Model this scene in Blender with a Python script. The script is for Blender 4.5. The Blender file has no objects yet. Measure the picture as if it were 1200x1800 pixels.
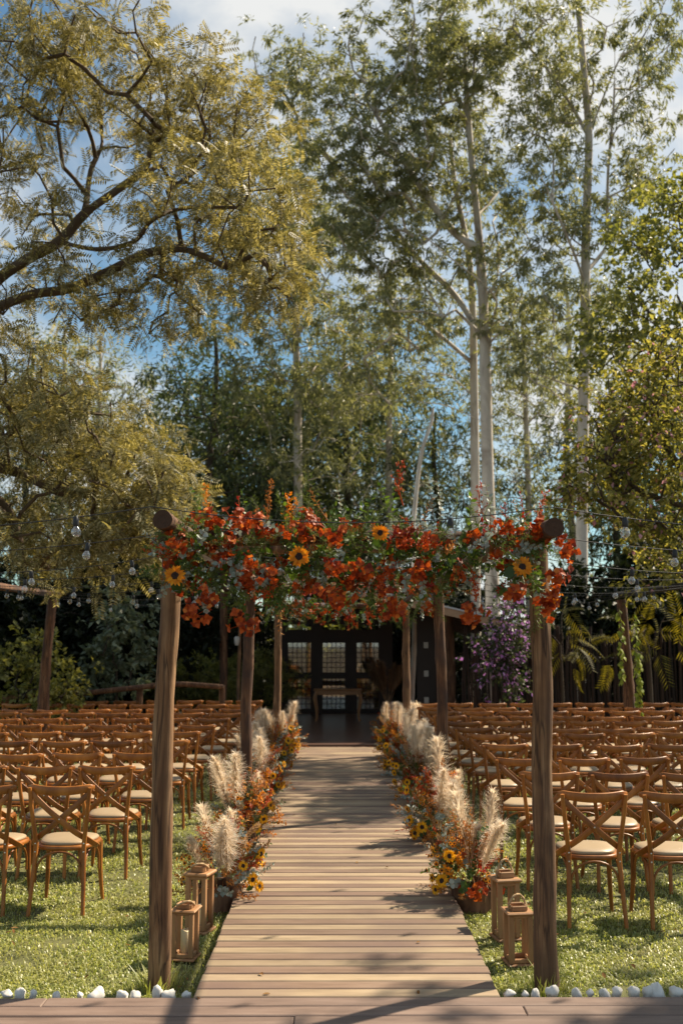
import bpy, math, random
import numpy as np
from mathutils import Vector, Matrix, Quaternion

# ------------------------------------------------------------------ camera, sky, sun, exposure
sc = bpy.context.scene
COL = sc.collection
PITCH = math.atan(228 / 1750); YAW = math.atan(8 / 1750)
CAM = Vector((0, 0, 1.85))
FWD = Vector((math.sin(YAW) * math.cos(PITCH), math.cos(YAW) * math.cos(PITCH), math.sin(PITCH)))
RGT = Vector((math.cos(YAW), -math.sin(YAW), 0)); UPV = RGT.cross(FWD)
cd = bpy.data.cameras.new('camera'); cam = bpy.data.objects.new('camera', cd); COL.objects.link(cam)
cam.matrix_world = Matrix(((RGT.x, UPV.x, -FWD.x, CAM.x), (RGT.y, UPV.y, -FWD.y, CAM.y), (RGT.z, UPV.z, -FWD.z, CAM.z), (0, 0, 0, 1)))
cd.sensor_fit = 'VERTICAL'; cd.sensor_height = 36; cd.lens = 35; cd.clip_start = .05; cd.clip_end = 1500
cd.dof.use_dof = True; cd.dof.focus_distance = 6.2; cd.dof.aperture_fstop = 2.6
sc.camera = cam

SUN_AZ, SUN_EL = 58.0, 47.0          # azimuth from +Y towards +X
w = bpy.data.worlds.new('World'); sc.world = w; w.use_nodes = True
nt = w.node_tree; nt.nodes.clear(); L = nt.links.new; N = nt.nodes.new
sky = N('ShaderNodeTexSky'); sky.sky_type = 'NISHITA'; sky.sun_disc = False
sky.sun_elevation = math.radians(SUN_EL); sky.sun_rotation = math.radians(SUN_AZ)
sky.air_density = 1.0; sky.dust_density = .6; sky.ozone_density = .7
bg1 = N('ShaderNodeBackground'); bg1.inputs[1].default_value = .062; tn = N('ShaderNodeMix'); tn.data_type = 'RGBA'; tn.blend_type = 'MULTIPLY'; tn.inputs[0].default_value = 1; tn.inputs[7].default_value = (.80, 1.04, 1.02, 1); L(sky.outputs[0], tn.inputs[6]); L(tn.outputs[2], bg1.inputs[0])
tc = N('ShaderNodeTexCoord'); mp = N('ShaderNodeMapping'); mp.inputs['Scale'].default_value = (1, 1, 1.7); mp.inputs['Location'].default_value = (.35, .1, .22)
L(tc.outputs['Generated'], mp.inputs[0])
nz = N('ShaderNodeTexNoise'); nz.inputs['Scale'].default_value = 2.6; nz.inputs['Detail'].default_value = 7; nz.inputs['Roughness'].default_value = .56; nz.inputs['Distortion'].default_value = .35
L(mp.outputs[0], nz.inputs[0])
rp = N('ShaderNodeValToRGB'); rp.color_ramp.elements[0].position = .44; rp.color_ramp.elements[1].position = .62; L(nz.outputs[0], rp.inputs[0])
bg2 = N('ShaderNodeBackground'); bg2.inputs[0].default_value = (.98, .99, .98, 1); bg2.inputs[1].default_value = .45
mx = N('ShaderNodeMixShader'); L(rp.outputs[0], mx.inputs[0]); L(bg1.outputs[0], mx.inputs[1]); L(bg2.outputs[0], mx.inputs[2])
wo = N('ShaderNodeOutputWorld'); L(mx.outputs[0], wo.inputs[0])

TOSUN = Vector((math.sin(math.radians(SUN_AZ)) * math.cos(math.radians(SUN_EL)), math.cos(math.radians(SUN_AZ)) * math.cos(math.radians(SUN_EL)), math.sin(math.radians(SUN_EL))))
sl = bpy.data.lights.new('sun', 'SUN'); sun = bpy.data.objects.new('sun', sl); COL.objects.link(sun)
sl.energy = 5.0; sl.angle = math.radians(.8); sl.color = (1, .86, .66)
sun.rotation_euler = (-TOSUN).to_track_quat('-Z', 'Y').to_euler()
vs = sc.view_settings; vs.view_transform = 'Standard'; vs.look = 'None'; vs.exposure = 0.95; vs.gamma = 1; vs.use_curve_mapping = False
sc.cycles.use_denoising = True
sc.cycles.max_bounces = 7; sc.cycles.diffuse_bounces = 3; sc.cycles.transmission_bounces = 4; sc.cycles.transparent_max_bounces = 10; sc.cycles.glossy_bounces = 2

# ------------------------------------------------------------------ helpers
rng = np.random.default_rng(7); random.seed(7)
U = random.uniform
def P(px, py, Y):                    # the point seen at a photo pixel, at distance Y
    d = FWD * 1750 + RGT * (px - 600) + UPV * (900 - py)
    return CAM + d * (Y / d.y)
def G(px, py, z=0.0):                # the point seen at a photo pixel, at height z
    d = FWD * 1750 + RGT * (px - 600) + UPV * (900 - py)
    return CAM + d * ((z - CAM.z) / d.z)
def pix(p):
    d = Vector(p) - CAM; t = d.dot(FWD)
    return 600 + 1750 * d.dot(RGT) / t, 900 - 1750 * d.dot(UPV) / t

class MB:
    def __init__(s): s.v = []; s.f = []; s.m = []; s.n = 0; s.sm = []
    def add(s, V, F, mat=0, smooth=True):
        V = np.asarray(V, float); o = s.n
        s.v.append(V); s.n += len(V)
        for f in F: s.f.append(tuple(int(i) + o for i in f)); s.m.append(mat); s.sm.append(smooth)
        return s
    def join(s, other, M=None, mat=None):
        for_v = np.concatenate(other.v)
        if M is not None:
            A = np.array(M); for_v = for_v @ A[:3, :3].T + A[:3, 3]
        o = s.n; s.v.append(for_v); s.n += len(for_v)
        for f, m, sm in zip(other.f, other.m, other.sm):
            s.f.append(tuple(i + o for i in f)); s.m.append(m if mat is None else mat); s.sm.append(sm)
        return s
    def mesh(s, name, mats):
        me = bpy.data.meshes.new(name); me.from_pydata(np.concatenate(s.v).tolist(), [], s.f)
        for m in (mats if isinstance(mats, (list, tuple)) else [mats]): me.materials.append(m)
        me.polygons.foreach_set('material_index', s.m); me.polygons.foreach_set('use_smooth', s.sm)
        me.update(); return me
def big_mesh(name, V, F, mats, mi=None, smooth=False):
    me = bpy.data.meshes.new(name); k = F.shape[1]
    me.vertices.add(len(V)); me.vertices.foreach_set('co', np.ascontiguousarray(V, np.float32).ravel())
    me.loops.add(F.size); me.loops.foreach_set('vertex_index', np.ascontiguousarray(F, np.int32).ravel())
    me.polygons.add(len(F)); me.polygons.foreach_set('loop_start', np.arange(0, F.size, k, dtype=np.int32))
    for m in (mats if isinstance(mats, (list, tuple)) else [mats]): me.materials.append(m)
    if mi is not None: me.polygons.foreach_set('material_index', np.asarray(mi, np.int32))
    me.polygons.foreach_set('use_smooth', np.full(len(F), smooth))
    me.update(calc_edges=True); me.validate(); return me
def O(name, me, parent=None, loc=(0, 0, 0), rot=(0, 0, 0), scale=1, label=None, cat=None, group=None, kind=None):
    o = bpy.data.objects.new(name, me); COL.objects.link(o); o.location = loc
    if isinstance(rot, Quaternion): o.rotation_mode = 'QUATERNION'; o.rotation_quaternion = rot
    else: o.rotation_euler = rot
    o.scale = (scale,) * 3 if isinstance(scale, (int, float)) else scale
    if parent: o.parent = parent
    if label: o['label'] = label
    if cat: o['category'] = cat
    if group: o['group'] = group
    if kind: o['kind'] = kind
    return o
def thing(name, label, cat, loc=(0, 0, 0), rotz=0, group=None): return O(name, None, None, loc, (0, 0, rotz), 1, label, cat, group)
def dup_tree(root, loc, rotz, label):
    r = root.copy(); COL.objects.link(r); r.location = loc; r.rotation_euler = (0, 0, rotz); r['label'] = label
    for ch in list(root.children):
        c = ch.copy(); COL.objects.link(c); c.parent = r
        for g in list(ch.children):
            d = g.copy(); COL.objects.link(d); d.parent = c
    return r
def nrm(a): a = np.asarray(a, float); return a / (np.linalg.norm(a, axis=-1, keepdims=True) + 1e-9)
def tube(path, rad, n=8, up=None, cap=True, mb=None, mat=0, flat=None, jitter=None, capmat=None):
    """swept tube; flat=(a,b) gives a rounded-box section: a along `up`-side axis, b along the other"""
    P_ = np.asarray(path, float); m = len(P_)
    T = np.gradient(P_, axis=0); T = nrm(T)
    ref = np.array(up if up is not None else ((0, 0, 1) if abs(T[0][2]) < .8 else (1, 0, 0)), float)
    Vv = []
    r = np.full(m, rad) if np.isscalar(rad) else np.asarray(rad, float)
    for i in range(m):
        a = np.cross(T[i], ref); a = nrm(a); b = np.cross(a, T[i])
        if up is None: ref = b
        if flat:
            k = r[i]; pts = [(1, .7), (.8, 1), (-.8, 1), (-1, .7), (-1, -.7), (-.8, -1), (.8, -1), (1, -.7)]
            for (x, y) in pts: Vv.append(P_[i] + a * x * flat[0] * k + b * y * flat[1] * k)
        else:
            for j in range(n):
                th = 2 * math.pi * j / n; rr = r[i] * (1 if jitter is None else jitter(i, j))
                Vv.append(P_[i] + (a * math.cos(th) + b * math.sin(th)) * rr)
    if flat: n = 8
    F = [(i * n + j, i * n + (j + 1) % n, (i + 1) * n + (j + 1) % n, (i + 1) * n + j) for i in range(m - 1) for j in range(n)]
    mb = mb or MB(); mb.add(Vv, F, mat)
    if cap:
        cm = mat if capmat is None else capmat
        mb.add(Vv[:n], [tuple(range(n))[::-1]], cm, False); mb.add(Vv[-n:], [tuple(range(n))], cm, False)
    return mb
def box(mb, lo, hi, mat=0, bev=.004):
    lo = np.array(lo, float); hi = np.array(hi, float); b = min(bev, *(abs(hi - lo) / 2.1))
    V = []; 
    for z, ins in ((lo[2], b), (lo[2] + b, 0), (hi[2] - b, 0), (hi[2], b)):
        x0, x1, y0, y1 = lo[0] + ins, hi[0] - ins, lo[1] + ins, hi[1] - ins
        V += [(x0, y0, z), (x1, y0, z), (x1, y1, z), (x0, y1, z)]
    F = [(3, 2, 1, 0), (12, 13, 14, 15)] + [(k * 4 + i, k * 4 + (i + 1) % 4, (k + 1) * 4 + (i + 1) % 4, (k + 1) * 4 + i) for k in range(3) for i in range(4)]
    mb.add(V, F, mat, False); return mb
def smoothpath(pts, k=4):
    p = np.asarray(pts, float); p = np.vstack([2 * p[0] - p[1], p, 2 * p[-1] - p[-2]]); out = []
    for i in range(1, len(p) - 2):
        for t in np.linspace(0, 1, k, endpoint=False):
            a, b, c, d = p[i - 1], p[i], p[i + 1], p[i + 2]
            out.append(.5 * ((2 * b) + (c - a) * t + (2 * a - 5 * b + 4 * c - d) * t * t + (-a + 3 * b - 3 * c + d) * t ** 3))
    out.append(p[-2]); return np.array(out)
def blade(Ln, W, curl=0., cup=0., nv=4, tip=.0, base=.0, pw=1.):
    """leaf or petal along +X, width along Y, face +Z"""
    V = []; F = []
    for i in range(nv + 1):
        t = i / nv; wd = W / 2 * max(math.sin(math.pi * t ** pw), base * (1 - t), tip * t)
        a = curl * t
        x = Ln * (math.sin(a) / curl if abs(curl) > 1e-3 else t); z = Ln * ((1 - math.cos(a)) / curl if abs(curl) > 1e-3 else 0)
        V += [(x, -wd, z + cup * wd), (x, 0, z), (x, wd, z + cup * wd)]
    for i in range(nv):
        o = i * 3; F += [(o, o + 3, o + 4, o + 1), (o + 1, o + 4, o + 5, o + 2)]
    return np.array(V), F
def frame(d, up=(0, 0, 1), roll=0.):
    d = Vector(d).normalized(); u = Vector(up)
    if abs(d.dot(u.normalized())) > .97: u = Vector((1, .2, 0))
    y = u.cross(d).normalized(); z = d.cross(y)
    if roll: q = Quaternion(d, roll); y = q @ y; z = q @ z
    return np.array(((d.x, y.x, z.x), (d.y, y.y, z.y), (d.z, y.z, z.z)))
def put(mb, VF, R, pos, mat=0): V, F = VF; mb.add(V @ R.T + np.array(pos), F, mat)
def rdir(spread=1.): 
    v = Vector((random.gauss(0, 1), random.gauss(0, 1), random.gauss(0, 1))); return v.normalized() * spread
def unit(n): return nrm(rng.normal(size=(n, 3)))

# ------------------------------------------------------------------ materials
def newmat(name):
    m = bpy.data.materials.new(name); m.use_nodes = True; m.node_tree.nodes.clear(); return m, m.node_tree
def ramp(t, cols):
    r = t.nodes.new('ShaderNodeValToRGB'); e = r.color_ramp.elements
    while len(e) < len(cols): e.new(.5)
    for i, c in enumerate(cols):
        p = c[3] if len(c) > 3 else i / (len(cols) - 1); e[i].position = p; e[i].color = (*c[:3], 1)
    return r
def surf(name, cols, scale=(6, 6, 6), detail=5, rough=.7, bump=0., bscale=None, world=True, vary=.0, coat=0., spec=.5, nrough=.6, dist=0., blotch=None, sub=0, crack=None):
    """noise-coloured solid surface"""
    m, t = newmat(name); n = t.nodes.new; l = t.links.new
    b = n('ShaderNodeBsdfPrincipled'); o = n('ShaderNodeOutputMaterial'); l(b.outputs[0], o.inputs[0])
    if world: src = n('ShaderNodeNewGeometry').outputs['Position']
    else: src = n('ShaderNodeTexCoord').outputs['Object']
    if not world:
        oi = n('ShaderNodeObjectInfo'); ad = n('ShaderNodeVectorMath'); ad.operation = 'MULTIPLY_ADD'
        cb = n('ShaderNodeCombineXYZ')
        for k in range(3): l(oi.outputs['Random'], cb.inputs[k])
        l(cb.outputs[0], ad.inputs[0]); ad.inputs[1].default_value = (13, 29, 7); l(src, ad.inputs[2]); src = ad.outputs[0]
    mp = n('ShaderNodeMapping'); mp.inputs['Scale'].default_value = scale; l(src, mp.inputs[0])
    z = n('ShaderNodeTexNoise'); z.inputs['Scale'].default_value = 1; z.inputs['Detail'].default_value = detail; z.inputs['Roughness'].default_value = nrough; z.inputs['Distortion'].default_value = dist
    l(mp.outputs[0], z.inputs[0]); r = ramp(t, cols); l(z.outputs[0], r.inputs[0]); c = r.outputs[0]
    if crack:
        mp3 = n('ShaderNodeMapping'); mp3.inputs['Scale'].default_value = crack; l(src, mp3.inputs[0]); z3 = n('ShaderNodeTexNoise'); z3.inputs['Scale'].default_value = 1; z3.inputs['Detail'].default_value = 3; z3.inputs['Distortion'].default_value = .4; l(mp3.outputs[0], z3.inputs[0])
        r3 = ramp(t, ((1, 1, 1, .468), (.12, .10, .09, .495), (.12, .10, .09, .505), (1, 1, 1, .532))); l(z3.outputs[0], r3.inputs[0])
        m3 = n('ShaderNodeMix'); m3.data_type = 'RGBA'; m3.blend_type = 'MULTIPLY'; m3.inputs[0].default_value = .75; l(c, m3.inputs[6]); l(r3.outputs[0], m3.inputs[7]); c = m3.outputs[2]
    if blotch:
        z2 = n('ShaderNodeTexNoise'); z2.inputs['Scale'].default_value = blotch[0]; z2.inputs['Detail'].default_value = 4; l(src, z2.inputs[0])
        r2 = ramp(t, ((0, 0, 0, .48), (1, 1, 1, .66))); l(z2.outputs[0], r2.inputs[0])
        mxc = n('ShaderNodeMix'); mxc.data_type = 'RGBA'; l(r2.outputs[0], mxc.inputs[0]); l(c, mxc.inputs[6]); mxc.inputs[7].default_value = (*blotch[1], 1); c = mxc.outputs[2]
    if vary:
        oi = n('ShaderNodeObjectInfo'); hs = n('ShaderNodeHueSaturation'); mr = n('ShaderNodeMapRange'); mr.inputs[3].default_value = 1 - vary; mr.inputs[4].default_value = 1 + vary
        l(oi.outputs['Random'], mr.inputs[0]); l(mr.outputs[0], hs.inputs['Value']); l(c, hs.inputs['Color']); c = hs.outputs[0]
    l(c, b.inputs['Base Color']); b.inputs['Roughness'].default_value = rough; b.inputs['Specular IOR Level'].default_value = spec
    b.inputs['Coat Weight'].default_value = coat; b.inputs['Coat Roughness'].default_value = .25
    if sub: b.inputs['Subsurface Weight'].default_value = sub; b.inputs['Subsurface Radius'].default_value = (.02, .012, .006)
    if bump:
        bp = n('ShaderNodeBump'); bp.inputs['Strength'].default_value = bump; bp.inputs['Distance'].default_value = .01; l(z.outputs[0], bp.inputs['Height']); l(bp.outputs[0], b.inputs['Normal'])
    return m
def leafmat(name, cols, transl=.35, tcol=None, rough=.5, spec=.4, patch=None):
    """thin leaf: each leaf its own tone, light passes through"""
    m, t = newmat(name); n = t.nodes.new; l = t.links.new
    g = n('ShaderNodeNewGeometry'); r = ramp(t, cols); l(g.outputs['Random Per Island'], r.inputs[0]); c = r.outputs[0]
    if patch:
        z = n('ShaderNodeTexNoise'); z.inputs['Scale'].default_value = patch[0]; z.inputs['Detail'].default_value = 3; l(g.outputs['Position'], z.inputs[0])
        r2 = ramp(t, ((0, 0, 0, .42), (1, 1, 1, .62))); l(z.outputs[0], r2.inputs[0])
        mxc = n('ShaderNodeMix'); mxc.data_type = 'RGBA'; mu = n('ShaderNodeMath'); mu.operation = 'MULTIPLY'; mu.inputs[1].default_value = patch[2]; l(r2.outputs[0], mu.inputs[0])
        l(mu.outputs[0], mxc.inputs[0]); l(c, mxc.inputs[6]); mxc.inputs[7].default_value = (*patch[1], 1); c = mxc.outputs[2]
    b = n('ShaderNodeBsdfPrincipled'); b.inputs['Roughness'].default_value = rough; b.inputs['Specular IOR Level'].default_value = spec; l(c, b.inputs['Base Color'])
    tr = n('ShaderNodeBsdfTranslucent'); hs = n('ShaderNodeMix'); hs.data_type = 'RGBA'; hs.blend_type = 'MULTIPLY'; hs.inputs[0].default_value = 1; l(c, hs.inputs[6]); hs.inputs[7].default_value = (*(tcol or (1.6, 1.5, .7)), 1)
    l(hs.outputs[2], tr.inputs[0])
    mx = n('ShaderNodeMixShader'); mx.inputs[0].default_value = transl; l(b.outputs[0], mx.inputs[1]); l(tr.outputs[0], mx.inputs[2])
    o = n('ShaderNodeOutputMaterial'); l(mx.outputs[0], o.inputs[0]); return m
def glassmat(name, tint=(1, 1, 1), refl=.12):
    m, t = newmat(name); n = t.nodes.new; l = t.links.new
    a = n('ShaderNodeBsdfTransparent'); a.inputs[0].default_value = (*tint, 1); b = n('ShaderNodeBsdfGlossy'); b.inputs['Roughness'].default_value = .03
    fr = n('ShaderNodeLayerWeight'); fr.inputs[0].default_value = .35; mr = n('ShaderNodeMapRange'); mr.inputs[3].default_value = refl; mr.inputs[4].default_value = .9; l(fr.outputs['Facing'], mr.inputs[0])
    mx = n('ShaderNodeMixShader'); l(mr.outputs[0], mx.inputs[0]); l(a.outputs[0], mx.inputs[1]); l(b.outputs[0], mx.inputs[2])
    o = n('ShaderNodeOutputMaterial'); l(mx.outputs[0], o.inputs[0]); return m

M = {}
M['soil'] = surf('lawn_soil', ((.045, .05, .012), (.10, .10, .03), (.16, .13, .05)), (3, 3, 3), rough=.95, bump=.4)
M['earth'] = surf('leaf_litter', ((.02, .015, .008), (.06, .04, .02), (.10, .07, .035)), (1.5, 1.5, 1.5), rough=.95, bump=.5)
M['grass'] = leafmat('grass_blade', ((.16, .195, .04), (.27, .30, .07), (.38, .40, .13), (.55, .52, .26)), .4, (1.4, 1.4, .7), .40, .6, patch=(1.1, (.36, .34, .14), .5))
M['plank_light'] = surf('plank_light', ((.20, .145, .088, .22), (.31, .228, .142, .5), (.38, .29, .188, .8)), (2.6, 17, 17), rough=.62, bump=.12, world=True, vary=.16, blotch=(1.3, (.225, .16, .11)))
M['plank_dark'] = surf('plank_dark', ((.115, .070, .046, .22), (.19, .122, .082, .5), (.255, .175, .122, .8)), (2.6, 17, 17), rough=.62, bump=.12, world=True, vary=.18, blotch=(1.3, (.15, .095, .072)))
M['deck'] = surf('deck_board', ((.11, .072, .055, .22), (.18, .122, .095, .5), (.24, .172, .137, .8)), (2.6, 17, 17), rough=.6, bump=.12, vary=.12)
M['stage'] = surf('stage_board', ((.09, .05, .035, .25), (.15, .085, .06, .75)), (.6, 9, 9), rough=.3, bump=.1)
M['log'] = surf('weathered_log', ((.06, .024, .008, .28), (.19, .096, .040, .5), (.38, .23, .115, .72)), (22, 22, 1.6), detail=7, rough=.85, bump=.7, dist=.6, blotch=(2.2, (.10, .05, .025)), crack=(17, 17, .9))
M['log_r'] = surf('reddish_log', ((.035, .013, .005, .28), (.115, .050, .021, .5), (.26, .14, .07, .74)), (20, 20, 2.2), detail=7, rough=.85, bump=.7, dist=.6, blotch=(2.6, (.05, .025, .016)), crack=(15, 15, 1.1))
M['logend'] = surf('sawn_log_end', ((.03, .015, .008), (.09, .045, .022)), (40, 40, 40), rough=.9, bump=.5)
M['darkwood'] = surf('dark_stained_wood', ((.012, .007, .005), (.03, .017, .011)), (8, 8, 2), rough=.6, bump=.2)
M['stake'] = surf('fence_stake_wood', ((.012, .006, .004, .3), (.035, .017, .010, .6), (.085, .045, .026, .8)), (14, 14, 1.5), rough=.9, bump=.5, vary=.5)
M['bark'] = surf('brown_bark', ((.045, .028, .015), (.14, .095, .055)), (10, 10, 3), rough=.9, bump=.7)
M['ebark'] = surf('eucalyptus_bark', ((.20, .155, .115, .3), (.46, .40, .33, .48), (.60, .55, .47, .7)), (3, 3, 1.0), detail=6, rough=.75, bump=.25, dist=.8)
M['dbark'] = surf('dark_bark', ((.03, .02, .013), (.09, .065, .042)), (6, 6, 2), rough=.9, bump=.5)
M['chair'] = surf('honey_varnished_wood', ((.165, .050, .008, .3), (.275, .094, .015, .5), (.385, .150, .028, .72)), (9, 9, 4), detail=6, rough=.42, bump=.04, world=False, vary=.28, coat=.08, spec=.4)
M['cushion'] = surf('cream_vinyl', ((.33, .245, .15), (.40, .305, .195)), (5, 5, 5), rough=.42, bump=.05, world=False, vary=.05, spec=.5)
m_, t_ = newmat('steel_screw'); b_ = t_.nodes.new('ShaderNodeBsdfPrincipled'); b_.inputs['Metallic'].default_value = 1; b_.inputs['Base Color'].default_value = (.7, .65, .58, 1); b_.inputs['Roughness'].default_value = .3
o_ = t_.nodes.new('ShaderNodeOutputMaterial'); t_.links.new(b_.outputs[0], o_.inputs[0]); M['screw'] = m_
M['lantern'] = surf('pine_lantern_wood', ((.24, .110, .040, .3), (.34, .175, .075, .55), (.43, .25, .12, .8)), (14, 14, 3), rough=.6, bump=.15, world=False, vary=.08)
M['rope'] = surf('jute_rope', ((.30, .19, .09), (.52, .36, .20)), (60, 60, 60), rough=.9, bump=.5, world=False)
M['candle'] = surf('ivory_wax', ((.72, .58, .36), (.80, .67, .45)), (5, 5, 5), rough=.5, world=False, sub=.3)
M['wick'] = surf('candle_wick', ((.02, .02, .02), (.05, .04, .03)), rough=.9)
M['stone'] = surf('white_pebble', ((.46, .43, .38), (.66, .63, .58), (.74, .72, .68)), (14, 14, 14), rough=.7, bump=.2, world=True)
M['slab'] = surf('split_wood_slab', ((.07, .032, .016, .3), (.17, .085, .045, .55), (.28, .16, .09, .8)), (16, 16, 2), rough=.85, bump=.7, world=False, vary=.3)
M['pampas'] = leafmat('pampas_cream', ((.80, .68, .53), (.87, .77, .64), (.92, .84, .73)), .5, (1.1, 1.05, .95), .8, .1)
M['pampas_tan'] = leafmat('pampas_tan', ((.22, .13, .07), (.34, .22, .13), (.42, .29, .18)), .4, (1.1, 1.0, .9), .8, .1)
M['stem'] = leafmat('plant_stem', ((.09, .12, .03), (.16, .16, .05)), .1)
M['drystem'] = leafmat('dry_stem', ((.22, .12, .05), (.34, .20, .09)), .1)
M['petal'] = leafmat('sunflower_petal', ((.66, .30, .010), (.80, .42, .014), (.85, .50, .025)), .3, (1.2, 1.05, .6), .6, .2)
M['petal_o'] = leafmat('amber_petal', ((.60, .20, .010), (.72, .27, .014), (.78, .36, .02)), .3, (1.2, 1.0, .6), .6, .2)
M['disc'] = surf('sunflower_disc', ((.012, .006, .004), (.05, .02, .01)), (160, 160, 160), rough=.9, bump=.8, world=False)
M['bract'] = leafmat('orange_bract', ((.15, .018, .004), (.32, .045, .007), (.52, .105, .014), (.74, .26, .055)), .3, (1.3, 1.0, .7), .55, .25)
M['redtwig'] = leafmat('red_orange_twig', ((.32, .035, .010), (.48, .075, .014), (.60, .14, .02)), .25, (1.2, 1.0, .7), .6, .2)
M['crimson'] = leafmat('crimson_leaf', ((.16, .012, .008), (.28, .02, .012), (.38, .04, .02)), .3, (1.4, .9, .7), .5, .3)
M['rust'] = leafmat('rust_dry_leaf', ((.30, .11, .025), (.44, .18, .045), (.55, .28, .09)), .3, (1.2, 1.0, .7), .7, .15)
M['buff'] = leafmat('buff_dry_flower', ((.42, .27, .14), (.55, .38, .22)), .3, (1.1, 1.0, .8), .8, .1)
M['euca'] = leafmat('silver_dollar_leaf', ((.20, .25, .22), (.30, .35, .31), (.40, .45, .42)), .2, (1.1, 1.1, .9), .55, .3)
M['green'] = leafmat('sprig_leaf', ((.035, .07, .014), (.065, .115, .02), (.12, .18, .035)), .35, (1.4, 1.4, .6), .45, .4)
M['fern'] = leafmat('fern_needle', ((.08, .13, .03), (.14, .19, .05), (.20, .24, .08)), .35, (1.3, 1.3, .6), .6, .2)
M['white'] = leafmat('white_petal', ((.55, .58, .52), (.70, .72, .66)), .3, (1, 1, .9), .6, .2)
M['T1'] = leafmat('golden_olive_leaflet', ((.09, .086, .030), (.165, .152, .056), (.255, .235, .105), (.43, .40, .255)), .43, (1.45, 1.28, .65), .46, .5)
M['T2'] = leafmat('eucalyptus_leaf', ((.095, .112, .055), (.155, .172, .088), (.225, .235, .135), (.33, .33, .215)), .42, (1.6, 1.5, .7), .42, .5)
M['T3'] = leafmat('yellow_green_leaf', ((.085, .10, .034), (.14, .155, .055), (.21, .22, .082), (.34, .33, .15)), .45, (1.6, 1.5, .5), .45, .4)
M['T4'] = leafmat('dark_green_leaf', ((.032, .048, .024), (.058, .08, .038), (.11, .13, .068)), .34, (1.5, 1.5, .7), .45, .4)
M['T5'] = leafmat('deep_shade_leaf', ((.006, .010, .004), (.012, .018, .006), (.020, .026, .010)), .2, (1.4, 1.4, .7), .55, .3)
M['T6'] = leafmat('bronze_bush_leaf', ((.085, .098, .032), (.15, .158, .052), (.235, .235, .08), (.38, .36, .16)), .5, (1.6, 1.4, .5), .55, .25)
M['palm'] = leafmat('yellowed_palm_leaflet', ((.06, .06, .012), (.11, .105, .02), (.20, .175, .03)), .4, (1.5, 1.3, .5), .6, .2)
M['pale'] = leafmat('pale_sage_leaf', ((.07, .095, .05), (.13, .16, .095), (.22, .25, .17)), .3, (1.2, 1.2, .8), .45, .4)
M['pink'] = leafmat('pale_pink_petal', ((.55, .24, .30), (.68, .40, .45)), .35, (1.1, 1, 1), .6, .2)
M['purple'] = leafmat('violet_bract', ((.42, .17, .46), (.56, .27, .60), (.70, .42, .74)), .35, (1.1, .9, 1.2), .6, .2)
M['vine'] = leafmat('lime_vine_leaf', ((.16, .22, .03), (.28, .32, .05), (.36, .38, .08)), .4, (1.4, 1.4, .5), .5, .3)
M['metal'] = surf('galvanised_sheet', ((.42, .43, .44), (.58, .58, .58)), (2, 2, 2), rough=.45)
M['rafter'] = surf('pale_rafter_wood', ((.28, .17, .10), (.42, .28, .17)), (6, 20, 20), rough=.7, bump=.2)
M['table'] = surf('table_wood', ((.22, .10, .035), (.36, .18, .07)), (4, 20, 20), rough=.5, bump=.1)
M['copper'] = surf('copper_vase', ((.20, .075, .035), (.34, .14, .07)), (7, 7, 7), rough=.35, spec=.7)
M['plate'] = surf('white_plate', ((.40, .38, .33), (.5, .47, .42)), rough=.5)
M['black'] = surf('black_rubber', ((.008, .008, .008), (.02, .02, .02)), rough=.5)
M['glass'] = glassmat('bulb_glass', (.97, .95, .92), .16)
M['pane'] = glassmat('window_pane', (.9, .9, .84), .2)

# ------------------------------------------------------------------ ground, walkway, decks
DZ = .10                                                     # deck height above the lawn
def sheet(name, x0, x1, y0, y1, z, m, nx=2, ny=2, amp=0.):
    xs = np.linspace(x0, x1, nx); ys = np.linspace(y0, y1, ny); X, Y = np.meshgrid(xs, ys)
    Z = z + amp * (np.sin(X * 1.7 + Y) * np.sin(Y * 1.3) + .6 * np.sin(X * 4.1 - Y * 2.2))
    V = np.stack([X, Y, Z], -1).reshape(-1, 3); i = np.arange(nx * ny).reshape(ny, nx)
    F = np.stack([i[:-1, :-1], i[:-1, 1:], i[1:, 1:], i[1:, :-1]], -1).reshape(-1, 4)
    return O(name, big_mesh(name, V, F, m, smooth=True), kind='structure')
sheet('ground', -700, 700, -300, 900, -.03, M['earth'])
sheet('lawn', -9, 9, 4.0, 18.6, 0, M['soil'], 90, 80, .006)

WX0, WX1 = G(342, 1751, DZ).x, G(880, 1751, DZ).x
WY0 = G(600, 1752, DZ).y; PITCHW = .1165; WY1 = G(600, 1312, DZ).y
walk = O('walkway', None, kind='structure')
def plankmesh(w_, d_, h_, name, m, crown=.0):
    mb = MB(); box(mb, (-w_ / 2, -d_ / 2, -h_), (w_ / 2, d_ / 2, 0), 0, .005); return mb.mesh(name, m)
pm = [plankmesh(WX1 - WX0, PITCHW - .012, .035, 'plank', M[k]) for k in ('plank_light', 'plank_dark')]
k = 0; y = WY0 + PITCHW / 2
while y < WY1:
    i = k % 2 if U(0, 1) > .03 else random.randint(0, 1)
    O('plank', pm[i], walk, ((WX0 + WX1) / 2 + U(-.006, .006), y, DZ + U(-.0025, .0025)), (U(-.006, .006), 0, U(-.0015, .0015)))
    y += PITCHW; k += 1
for x in (WX0 + .06, (WX0 + WX1) / 2, WX1 - .06):
    mb = MB(); box(mb, (x - .025, WY0, -.02), (x + .025, WY1, DZ - .04)); O('joist', mb.mesh('joist', M['darkwood']), walk)
deck = O('deck', None, kind='structure')
y = WY0 - .066
dm = {}
row = 0
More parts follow.
